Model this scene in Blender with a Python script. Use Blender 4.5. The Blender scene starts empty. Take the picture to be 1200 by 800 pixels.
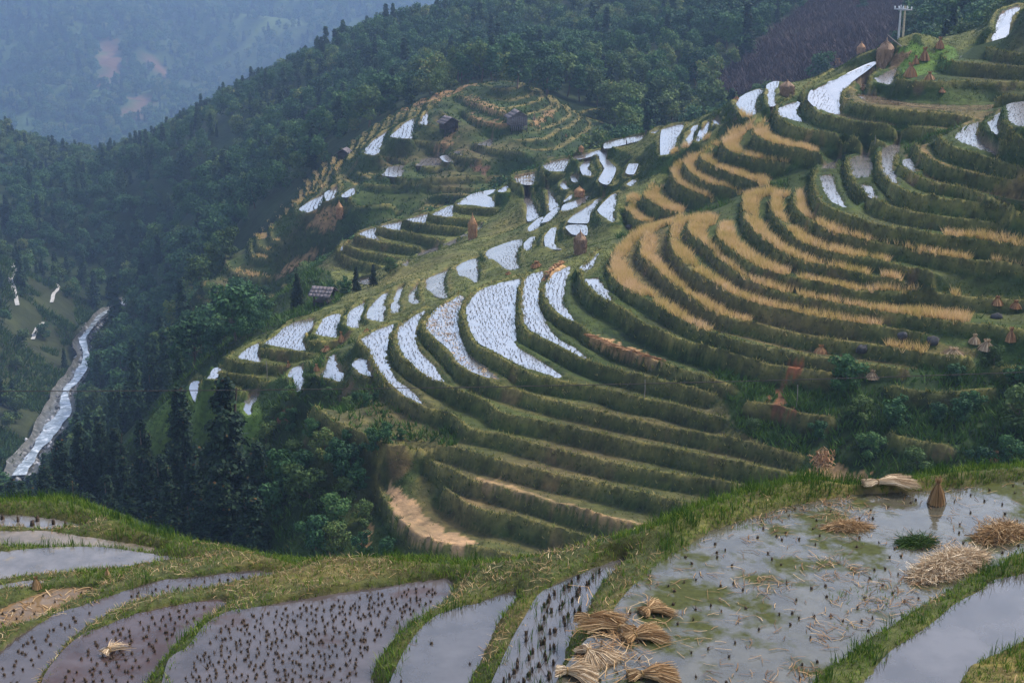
import bpy, math, random
import numpy as np

# ------------------------------------------------------------------ camera, sky, sun, exposure
sc = bpy.context.scene
col = sc.collection
R = math.radians
PITCH = math.atan(0.3)
cam_d = bpy.data.cameras.new('camera'); cam = bpy.data.objects.new('camera', cam_d); col.objects.link(cam)
cam_d.lens = 50; cam_d.sensor_width = 36; cam_d.clip_start = 0.5; cam_d.clip_end = 6000
cam.location = (0, 0, 0); cam.rotation_euler = (R(90) - PITCH, 0, 0)
sc.camera = cam
SUN_EL, SUN_AZ = 50, 62            # soft light from beyond the hill on the right
w = bpy.data.worlds.new('World'); sc.world = w; w.use_nodes = True
nt = w.node_tree; nt.nodes.clear()
sky = nt.nodes.new('ShaderNodeTexSky'); sky.sky_type = 'NISHITA'; sky.sun_disc = False
sky.sun_elevation = R(SUN_EL); sky.sun_rotation = R(SUN_AZ)
sky.air_density = 1.0; sky.dust_density = 2.5; sky.ozone_density = 1.0; sky.altitude = 600
gry = nt.nodes.new('ShaderNodeHueSaturation'); gry.inputs['Saturation'].default_value = 0.65
bg = nt.nodes.new('ShaderNodeBackground'); bg.inputs['Strength'].default_value = 0.085
wo = nt.nodes.new('ShaderNodeOutputWorld')
nt.links.new(sky.outputs[0], gry.inputs['Color']); nt.links.new(gry.outputs[0], bg.inputs['Color']); nt.links.new(bg.outputs[0], wo.inputs['Surface'])
sun_d = bpy.data.lights.new('sun', 'SUN'); sun_d.energy = 1.5; sun_d.angle = R(14); sun_d.color = (1, .93, .82)
sun = bpy.data.objects.new('sun', sun_d); col.objects.link(sun)
sun.rotation_euler = (R(90 - SUN_EL), 0, R(180 - SUN_AZ))
sc.view_settings.view_transform = 'Standard'; sc.view_settings.look = 'None'
sc.view_settings.gamma = 1; sc.view_settings.use_curve_mapping = False
sc.view_settings.exposure = 2.05
sc.cycles.use_denoising = True
sc.cycles.max_bounces = 6; sc.cycles.transparent_max_bounces = 8; sc.cycles.volume_bounces = 1

rng = np.random.default_rng(7)
random.seed(7)

# ------------------------------------------------------------------ picture <-> place
F = 1200 * 50 / 36.
cP, sP = math.cos(PITCH), math.sin(PITCH)
def ray(px, py):
    px = np.asarray(px, float); py = np.asarray(py, float)
    u = (px - 600) / F; v = -(py - 400) / F
    return np.stack([u, cP + v * sP, -sP + v * cP], -1)
def at_z(px, py, z):                     # the point of a sight line at height z
    d = ray(px, py); return d * (np.asarray(z, float) / d[..., 2])[..., None]
def at_d(px, py, D):                     # the point of a sight line at distance D along y
    d = ray(px, py); return d * (np.asarray(D, float) / d[..., 1])[..., None]
def to_px(p):
    p = np.asarray(p, float)
    f = p[..., 1] * cP - p[..., 2] * sP; up = p[..., 1] * sP + p[..., 2] * cP
    return 600 + F * p[..., 0] / f, 400 - F * up / f, f

# ------------------------------------------------------------------ number helpers
def hash2(ix, iy, seed):
    h = (ix.astype(np.int64) * 374761393 + iy.astype(np.int64) * 668265263 + seed * 1442695041) & 0xffffffff
    h = ((h ^ (h >> 13)) * 1274126177) & 0xffffffff
    return ((h ^ (h >> 16)) & 0xffff) / 65535.0
def vnoise(x, y, seed=0):
    x = np.asarray(x, float); y = np.asarray(y, float)
    ix = np.floor(x).astype(np.int64); iy = np.floor(y).astype(np.int64); fx = x - ix; fy = y - iy
    fx = fx * fx * (3 - 2 * fx); fy = fy * fy * (3 - 2 * fy)
    a = hash2(ix, iy, seed); b = hash2(ix + 1, iy, seed); c = hash2(ix, iy + 1, seed); d = hash2(ix + 1, iy + 1, seed)
    return (a + (b - a) * fx) * (1 - fy) + (c + (d - c) * fx) * fy
def fbm(x, y, scale, octv=4, seed=0):
    s = 0; a = 1; t = 0
    for i in range(octv):
        s = s + a * (vnoise(np.asarray(x) / scale, np.asarray(y) / scale, seed + i) - .5); t += a; a *= .5; scale /= 2.03
    return s / t * 2
def resample(p, step):
    p = np.asarray(p, float); d = np.r_[0, np.cumsum(np.linalg.norm(np.diff(p[:, :2], axis=0), axis=1))]
    n = max(2, int(d[-1] / step) + 1); t = np.linspace(0, d[-1], n)
    return np.stack([np.interp(t, d, p[:, i]) for i in range(p.shape[1])], 1)
def smooth_line(p, n=10):                # Catmull-Rom through traced points
    p = np.asarray(p, float)
    q = np.vstack([2 * p[0] - p[1], p, 2 * p[-1] - p[-2]]); out = []
    for i in range(1, len(q) - 2):
        t = np.linspace(0, 1, n, endpoint=False)[:, None]
        a, b, c, d = q[i - 1], q[i], q[i + 1], q[i + 2]
        out.append(.5 * ((2 * b) + (c - a) * t + (2 * a - 5 * b + 4 * c - d) * t ** 2 + (3 * b - a - 3 * c + d) * t ** 3))
    out.append(p[-1:]); return np.vstack(out)
def round_poly(p, n=5):
    p = np.asarray(p, float); N = len(p); out = []
    for i in range(N):
        a, b, c, d = p[i - 1], p[i], p[(i + 1) % N], p[(i + 2) % N]
        t = np.linspace(0, 1, n, endpoint=False)[:, None]
        s = .5 * ((2 * b) + (c - a) * t + (2 * a - 5 * b + 4 * c - d) * t ** 2 + (3 * b - a - 3 * c + d) * t ** 3)
        lin = b + (c - b) * t
        out.append(.5 * s + .5 * lin)
    return np.vstack(out)
def inside(poly, x, y):
    c = np.zeros(np.shape(x), bool); n = len(poly); j = n - 1
    for i in range(n):
        xi, yi = poly[i][0], poly[i][1]; xj, yj = poly[j][0], poly[j][1]
        if yi != yj:
            c ^= ((yi > y) != (yj > y)) & (x < (xj - xi) * (y - yi) / (yj - yi) + xi)
        j = i
    return c
def seg_dist(line, x, y, closed=False):  # distance, and the nearest point, to a polyline
    best = np.full(np.shape(x), 1e9); bx = np.zeros(np.shape(x)); by = np.zeros(np.shape(x))
    P = np.asarray(line)[:, :2]; n = len(P)
    for i in range(n if closed else n - 1):
        a = P[i]; b = P[(i + 1) % n]; ab = b - a; L = ab @ ab + 1e-12
        t = np.clip(((x - a[0]) * ab[0] + (y - a[1]) * ab[1]) / L, 0, 1)
        qx = a[0] + t * ab[0]; qy = a[1] + t * ab[1]; d = (x - qx) ** 2 + (y - qy) ** 2
        m = d < best; best = np.where(m, d, best); bx = np.where(m, qx, bx); by = np.where(m, qy, by)
    return np.sqrt(best), bx, by
class TPS:
    def __init__(s, xy, z, lam=.0):
        s.c = np.asarray(xy, float); n = len(s.c); s.k = 100.
        K = s.U(s.c, s.c) + lam * np.eye(n); P = np.c_[np.ones(n), s.c / s.k]
        A = np.block([[K, P], [P.T, np.zeros((3, 3))]]); s.w = np.linalg.solve(A, np.r_[z, 0, 0, 0])
    def U(s, a, b):
        r2 = ((a[:, None, :] - b[None, :, :]) ** 2).sum(-1) / s.k ** 2
        return r2 * np.log(r2 + 1e-12)
    def __call__(s, x, y):
        sh = np.shape(x); p = np.c_[np.ravel(x), np.ravel(y)]; out = np.empty(len(p))
        for i in range(0, len(p), 20000):
            q = p[i:i + 20000]; out[i:i + 20000] = s.U(q, s.c) @ s.w[:-3] + s.w[-3] + (q / s.k) @ s.w[-2:]
        return out.reshape(sh)
def relax(val, fix, src=0., depth=0):    # fills the free cells between fixed ones
    ny, nx = val.shape
    if min(nx, ny) > 24:
        y2, x2 = ny // 2 * 2, nx // 2 * 2
        f = fix[:y2, :x2].reshape(y2 // 2, 2, x2 // 2, 2); v = (val * fix)[:y2, :x2].reshape(y2 // 2, 2, x2 // 2, 2)
        cnt = f.sum((1, 3)); cf = cnt > 0; cv = np.where(cf, v.sum((1, 3)) / np.maximum(cnt, 1), val[:y2, :x2].reshape(y2 // 2, 2, x2 // 2, 2).mean((1, 3)))
        c = relax(cv, cf, src * 4, depth + 1)
        up = np.repeat(np.repeat(c, 2, 0), 2, 1); up = np.pad(up, ((0, ny - y2), (0, nx - x2)), mode='edge')
        u = np.where(fix, val, up); its = 40
    else:
        u = np.where(fix, val, val[fix].mean() if fix.any() else 0.); its = 300
    for _ in range(its):
        p = np.pad(u, 1, mode='edge')
        a = (p[:-2, 1:-1] + p[2:, 1:-1] + p[1:-1, :-2] + p[1:-1, 2:] + src) / 4
        u = np.where(fix, val, a)
    return u

# ------------------------------------------------------------------ mesh helpers
def mesh_np(name, V, faces, mat=None, cols=None, smooth=False):   # faces: (n,3) or (n,4) int array
    me = bpy.data.meshes.new(name); V = np.asarray(V, np.float32); faces = np.asarray(faces, np.int32)
    n, k = faces.shape
    me.vertices.add(len(V)); me.vertices.foreach_set('co', V.ravel())
    me.loops.add(n * k); me.loops.foreach_set('vertex_index', faces.ravel())
    me.polygons.add(n); me.polygons.foreach_set('loop_start', np.arange(0, n * k, k, dtype=np.int32))
    if smooth: me.polygons.foreach_set('use_smooth', np.ones(n, bool))
    if cols is not None:
        at = me.color_attributes.new('Col', 'FLOAT_COLOR', 'POINT')
        c = np.ones((len(V), 4), np.float32); c[:, :3] = cols; at.data.foreach_set('color', c.ravel())
    me.update(calc_edges=True)
    if mat: me.materials.append(mat)
    return me
def obj(name, me, parent=None, loc=(0, 0, 0), rz=0., sc_=None):
    o = bpy.data.objects.new(name, me); col.objects.link(o); o.location = loc; o.rotation_euler = (0, 0, rz)
    if sc_ is not None: o.scale = (sc_,) * 3 if np.isscalar(sc_) else sc_
    if parent: o.parent = parent
    return o
def tag(o, label=None, cat=None, group=None, kind=None):
    if label: o['label'] = label
    if cat: o['category'] = cat
    if group: o['group'] = group
    if kind: o['kind'] = kind
    return o
def grid_mesh(name, X, Y, Z, mat, cols=None, keep=None):
    ny, nx = Z.shape; V = np.stack([X, Y, Z], -1).reshape(-1, 3); i = np.arange(ny * nx).reshape(ny, nx)
    f = np.stack([i[:-1, :-1], i[:-1, 1:], i[1:, 1:], i[1:, :-1]], -1).reshape(-1, 4)
    if keep is not None:
        k = keep[:-1, :-1] & keep[:-1, 1:] & keep[1:, 1:] & keep[1:, :-1]; f = f[k.ravel()]
    return mesh_np(name, V, f, mat, None if cols is None else cols.reshape(-1, 3), True)

# ------------------------------------------------------------------ materials
def new_mat(name):
    m = bpy.data.materials.new(name); m.use_nodes = True; m.node_tree.nodes.clear(); return m, m.node_tree
def nd(t, kind, **kw):
    n = t.nodes.new(kind)
    for k, v in kw.items():
        if k.startswith('i_'):
            n.inputs[k[2:].replace('_', ' ')].default_value = v
        else: setattr(n, k, v)
    return n
def out(t, s): o = nd(t, 'ShaderNodeOutputMaterial'); t.links.new(s, o.inputs['Surface'])
def noise_val(t, scale, detail=4, coord='Object', rough=.6, sx=None):
    tc = nd(t, 'ShaderNodeTexCoord'); n = nd(t, 'ShaderNodeTexNoise'); n.inputs['Scale'].default_value = scale
    n.inputs['Detail'].default_value = detail; n.inputs['Roughness'].default_value = rough
    s = tc.outputs[coord]
    if sx:
        mp = nd(t, 'ShaderNodeMapping'); mp.inputs['Scale'].default_value = sx; t.links.new(s, mp.inputs['Vector']); s = mp.outputs[0]
    t.links.new(s, n.inputs['Vector']); return n.outputs['Fac']
def ramp(t, fac, stops):
    r = nd(t, 'ShaderNodeValToRGB'); e = r.color_ramp.elements
    while len(e) < len(stops): e.new(.5)
    for k, (p, c) in zip(e, stops):
        k.position = p; k.color = (*c, 1) if len(c) == 3 else c
    t.links.new(fac, r.inputs[0]); return r.outputs['Color']
def mix(t, a, b, fac, mode='MIX'):
    m = nd(t, 'ShaderNodeMix', data_type='RGBA', blend_type=mode)
    for s, v in (('A', a), ('B', b)):
        k = [i for i in m.inputs if i.name == s and i.type == 'RGBA'][0]
        if isinstance(v, tuple): k.default_value = (*v, 1)
        else: t.links.new(v, k)
    k = [i for i in m.inputs if i.name == 'Factor' and i.type == 'VALUE'][0]
    if isinstance(fac, (int, float)): k.default_value = fac
    else: t.links.new(fac, k)
    return [o for o in m.outputs if o.type == 'RGBA'][0]
def bump(t, h, strength, dist):
    b = nd(t, 'ShaderNodeBump'); b.inputs['Strength'].default_value = strength; b.inputs['Distance'].default_value = dist
    t.links.new(h, b.inputs['Height']); return b.outputs[0]
def mat_ground(name, fine=1.2, rough=.95, bumpd=.12):       # colour by what grows there, broken up by noise
    m, t = new_mat(name); b = nd(t, 'ShaderNodeBsdfPrincipled', i_Roughness=rough); b.inputs['Specular IOR Level'].default_value = .15
    a = nd(t, 'ShaderNodeVertexColor', layer_name='Col')
    n1 = noise_val(t, fine, 6); v = ramp(t, n1, [(.28, (.45, .45, .42)), (.5, (1, 1, 1)), (.74, (1.6, 1.5, 1.3))])
    c = mix(t, a.outputs['Color'], v, 1., 'MULTIPLY')
    n2 = noise_val(t, fine * .23, 4); v2 = ramp(t, n2, [(.3, (.72, .78, .7)), (.7, (1.3, 1.2, 1.1))])
    c = mix(t, c, v2, 1., 'MULTIPLY'); t.links.new(c, b.inputs['Base Color'])
    t.links.new(bump(t, noise_val(t, fine * 3, 5), .9, bumpd), b.inputs['Normal']); out(t, b.outputs[0]); return m
def mat_leaf(name, stops, trans=.25, objvar=True, rough=.7, patch=None):
    m, t = new_mat(name); b = nd(t, 'ShaderNodeBsdfPrincipled', i_Roughness=rough); b.inputs['Specular IOR Level'].default_value = .12
    g = nd(t, 'ShaderNodeNewGeometry'); f = g.outputs['Random Per Island']
    if objvar:
        oi = nd(t, 'ShaderNodeObjectInfo'); mm = nd(t, 'ShaderNodeMath', operation='MULTIPLY_ADD'); mm.inputs[1].default_value = .45
        m2 = nd(t, 'ShaderNodeMath', operation='MULTIPLY'); m2.inputs[1].default_value = .55
        t.links.new(oi.outputs['Random'], m2.inputs[0]); t.links.new(f, mm.inputs[0]); t.links.new(m2.outputs[0], mm.inputs[2]); f = mm.outputs[0]
    if patch:
        mm = nd(t, 'ShaderNodeMath', operation='MULTIPLY_ADD'); mm.inputs[1].default_value = .5
        n = noise_val(t, patch, 3); m2 = nd(t, 'ShaderNodeMath', operation='MULTIPLY_ADD'); m2.inputs[1].default_value = 1.3; m2.inputs[2].default_value = -.4
        t.links.new(n, m2.inputs[0]); t.links.new(f, mm.inputs[0]); t.links.new(m2.outputs[0], mm.inputs[2]); f = mm.outputs[0]
    c = ramp(t, f, stops); t.links.new(c, b.inputs['Base Color'])
    if trans:
        tr = nd(t, 'ShaderNodeBsdfTranslucent'); t.links.new(c, tr.inputs['Color']); ms = nd(t, 'ShaderNodeMixShader'); ms.inputs[0].default_value = trans
        t.links.new(b.outputs[0], ms.inputs[1]); t.links.new(tr.outputs[0], ms.inputs[2]); out(t, ms.outputs[0])
    else: out(t, b.outputs[0])
    return m
def mat_plain(name, stops, scale=8, rough=.85, sx=None, bumpd=.02):
    m, t = new_mat(name); b = nd(t, 'ShaderNodeBsdfPrincipled', i_Roughness=rough); b.inputs['Specular IOR Level'].default_value = .2
    n = noise_val(t, scale, 5, sx=sx); t.links.new(ramp(t, n, stops), b.inputs['Base Color'])
    t.links.new(bump(t, n, .6, bumpd), b.inputs['Normal']); out(t, b.outputs[0]); return m
def mat_water(name, bed, ior=1.33,  ripple=.02, scale=3., algae=None, gloss=.04):
    # still paddy water over mud: a dull bed below a smooth reflecting face
    m, t = new_mat(name)
    d = nd(t, 'ShaderNodeBsdfDiffuse'); n = noise_val(t, scale * .35, 4)
    t.links.new(ramp(t, n, [(.35, tuple(x * .7 for x in bed)), (.65, tuple(x * 1.3 for x in bed))]), d.inputs['Color'])
    g = nd(t, 'ShaderNodeBsdfGlossy', i_Roughness=gloss); g.inputs['Color'].default_value = (1, 1, 1, 1)
    fr = nd(t, 'ShaderNodeFresnel', i_IOR=ior)
    bp = bump(t, noise_val(t, scale, 3), ripple, .1); t.links.new(bp, g.inputs['Normal']); t.links.new(bp, fr.inputs['Normal'])
    ms = nd(t, 'ShaderNodeMixShader'); t.links.new(fr.outputs[0], ms.inputs[0]); t.links.new(d.outputs[0], ms.inputs[1]); t.links.new(g.outputs[0], ms.inputs[2])
    s = ms.outputs[0]
    if algae:
        a = nd(t, 'ShaderNodeBsdfDiffuse'); an = noise_val(t, 9, 5)
        t.links.new(ramp(t, an, [(.3, tuple(x * .7 for x in algae[0])), (.7, tuple(x * 1.25 for x in algae[0]))]), a.inputs['Color'])
        mk = ramp(t, noise_val(t, algae[1], 6, rough=.65), [(algae[2], (0, 0, 0)), (algae[2] + .1, (algae[3],) * 3)])
        m2 = nd(t, 'ShaderNodeMixShader'); t.links.new(mk, m2.inputs[0]); t.links.new(s, m2.inputs[1]); t.links.new(a.outputs[0], m2.inputs[2]); s = m2.outputs[0]
    out(t, s); return m
# ------------------------------------------------------------------ terrace rims (traced left to right, downhill on the right-hand side)
RIM = {
 'P20': (-19.3, [(1165,128),(1171,137),(1180,147),(1200,157),(1240,168)]),
 'P19': (-20.6, [(1147,141),(1150,150),(1162,160),(1200,172),(1240,182)]),
 'P18': (-22.0, [(1100,158),(1104,165),(1117,172),(1150,182),(1200,197),(1240,207)]),
 'P17': (-23.2, [(1072,169),(1085,185),(1112,195),(1150,204),(1200,214),(1240,222)]),
 'P16': (-24.4, [(1050,180),(1050,192),(1065,202),(1095,214),(1125,219),(1150,227),(1200,240),(1240,248)]),
 'P15': (-25.1, [(1031,178),(1031,195),(1040,210),(1060,224),(1095,231),(1150,238),(1200,251),(1240,258)]),
 'P14': (-26.3, [(993,186),(993,192),(996,205),(1007,222),(1025,235),(1055,245),(1090,251),(1150,259),(1200,264),(1240,268)]),
 'P13': (-27.3, [(955,198),(952,215),(960,235),(975,244),(1010,257),(1050,267),(1105,275),(1150,281),(1200,289),(1240,294)]),
 'P12': (-28.7, [(930,225),(930,240),(940,252),(957,263),(975,272),(1010,281),(1035,286),(1065,291),(1107,300),(1150,306),(1200,310),(1240,313)]),
 'P11': (-29.6, [(905,232),(904,246),(912,258),(925,272),(940,285),(970,295),(1000,301),(1035,306),(1095,321)]),
 'P10': (-30.4, [(872,232),(871,248),(880,267),(907,290),(937,305),(975,314),(1000,319),(1020,323),(1060,328)]),
 'P9': (-31.2, [(846,262),(841,273),(842,280),(860,295),(882,310),(912,321),(950,330),(975,335),(1005,341),(1060,341),(1125,347),(1200,352)]),
 'P8': (-32.1, [(810,258),(807,272),(830,290),(850,310),(875,326),(900,338),(950,350),(1000,359),(1050,368),(1100,375),(1150,380),(1200,386),(1240,390)]),
 'P7': (-32.9, [(789,262),(785,277),(787,292),(807,315),(835,331),(860,347),(890,357),(925,366),(950,371),(985,376),(1030,382),(1080,390)]),
 'P6': (-34.0, [(757,275),(750,287),(752,300),(782,327),(800,343),(835,365),(862,375),(880,378),(917,387),(950,394),(1000,401),(1037,406),(1085,413),(1140,420)]),
 'P5': (-34.9, [(752,267),(727,287),(716,305),(717,322),(725,333),(750,347),(775,362),(807,380),(835,390),(875,402),(912,410),(945,416),(1000,424),(1060,432)]),
 'P4': (-35.7, [(702,290),(685,308),(680,325),(687,336),(700,347),(730,362),(750,377),(782,392),(812,402),(850,413),(890,425),(930,431),(975,436)]),
 'P3': (-37.1, [(655,318),(640,330),(635,345),(642,360),(660,374),(680,382),(692,392),(730,410),(775,425),(820,440),(860,452)]),
 'P2': (-37.9, [(618,318),(611,329),(608,355),(610,380),(620,391),(650,405),(687,422),(730,435),(780,447),(837,461)]),
 'P1': (-38.9, [(612,321),(585,328),(560,338),(541,358),(545,385),(556,404),(575,415),(618,437),(660,447),(700,453),(737,464),(782,472),(812,481),(845,489)]),
 'P0': (-39.9, [(540,340),(505,367),(496,381),(505,396),(525,416),(542,433),(580,450),(605,457),(650,470),(700,482),(760,495),(820,507),(875,518),(937,534)]),
 'M1': (-40.8, [(500,358),(478,371),(463,387),(462,405),(470,420),(492,436),(520,450),(545,461),(570,471),(585,483),(630,492),(692,505),(730,514),(782,524),(875,544),(940,557)]),
 'M2': (-41.9, [(465,375),(440,385),(419,397),(433,413),(440,432),(455,452),(475,468),(495,478),(512,481),(532,488),(550,502),(585,508),(615,517),(670,531),(730,545),(780,554),(840,563),(917,580)]),
 'M3': (-42.8, [(365,474),(395,495),(430,511),(455,521),(490,521),(530,524),(555,532),(605,545),(650,556),(680,562),(730,573),(762,580),(810,592)]),
 'M4': (-43.8, [(484,526),(502,537),(515,547),(530,552),(550,562),(580,568),(655,590),(730,611),(770,620)]),
 'M5': (-44.9, [(520,572),(535,583),(555,595),(580,602),(610,606),(660,622),(700,634)]),
 'M6': (-46.3, [(442,566),(447,580),(462,602),(487,625),(517,636),(555,640),(590,648),(620,655)]),
 'Q1': (-16.4, [(1160,42),(1155,54),(1175,60),(1200,63),(1240,65)]),
 'Q2': (-17.7, [(1108,60),(1105,68),(1117,72),(1150,75),(1200,78),(1240,80)]),
 'Q3': (-19.2, [(1052,78),(1048,87),(1055,93),(1100,96),(1125,95),(1200,96),(1240,97)]),
 'Q4': (-20.0, [(1030,80),(1019,90),(1025,100),(1050,105),(1100,109),(1150,111),(1200,113),(1240,114)]),
 'Q5': (-21.6, [(1005,90),(988,107),(992,117),(1017,125),(1075,130),(1115,133),(1140,138)]),
 'Q6': (-23.0, [(975,80),(946,98),(940,108),(945,122),(965,134),(1000,142),(1040,146),(1075,148),(1095,152)]),
 'Q7': (-24.4, [(930,112),(909,126),(915,140),(935,149),(970,155),(1000,160),(1037,165)]),
 'Q8': (-26.0, [(895,142),(884,153),(890,162),(915,170),(950,177),(980,183)]),
 'Q9': (-27.8, [(860,152),(846,163),(850,175),(865,181),(890,186),(922,192)]),
 'Q10': (-29.6, [(835,168),(820,182),(830,192),(855,203),(882,212)]),
 'Q11': (-31.0, [(812,182),(801,192),(812,205),(835,216),(862,223)]),
 'Q12': (-32.3, [(797,190),(786,201),(797,217),(827,231)]),
 'Q13': (-34.2, [(768,214),(754,228),(772,242),(795,251)]),
 'Q14': (-35.8, [(740,232),(735,245),(745,258),(762,262)]),
 'G1': (-35.9, [(1045,452),(1080,459),(1120,459),(1165,455)]), 'G2': (-38.2, [(1042,508),(1075,516),(1112,522)]), 'G3': (-37.7, [(876,470),(912,475),(937,484),(975,488)]), 'G4': (-34.6, [(1165,428),(1200,432),(1240,436)]),
 # spur behind
 'B1': (-42.9, [(529,239),(540,242),(555,243),(583,245)]), 'B2': (-43.9, [(501,251),(515,254),(530,255),(567,258)]),
 'B3': (-45.0, [(471,258),(485,261),(500,263),(542,267)]), 'B4': (-46.2, [(441,265),(455,269),(480,273),(520,281)]),
 'B5': (-47.4, [(421,272),(417,277),(435,281),(455,285),(499,291)]), 'B6': (-48.6, [(408,280),(403,286),(415,291),(430,296),(476,303)]),
 'B7': (-49.8, [(400,286),(396,293),(410,303),(446,312)]),
 'B8': (-37.6, [(633,196),(640,202),(660,204)]), 'B9': (-39.6, [(598,212),(610,217),(625,218)]),
 # left nose
 'L1': (-45.2, [(360,387),(355,395),(370,400),(397,399)]), 'L2': (-46.3, [(312,397),(303,406),(332,411),(364,414)]),
 'L3': (-47.3, [(272,412),(265,420),(282,425),(307,426),(337,429)]), 'L4': (-48.3, [(257,429),(253,436),(270,438),(295,441),(314,446)]),
 'L5': (-49.3, [(240,443),(235,450),(257,452),(289,457)]),
}
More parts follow.
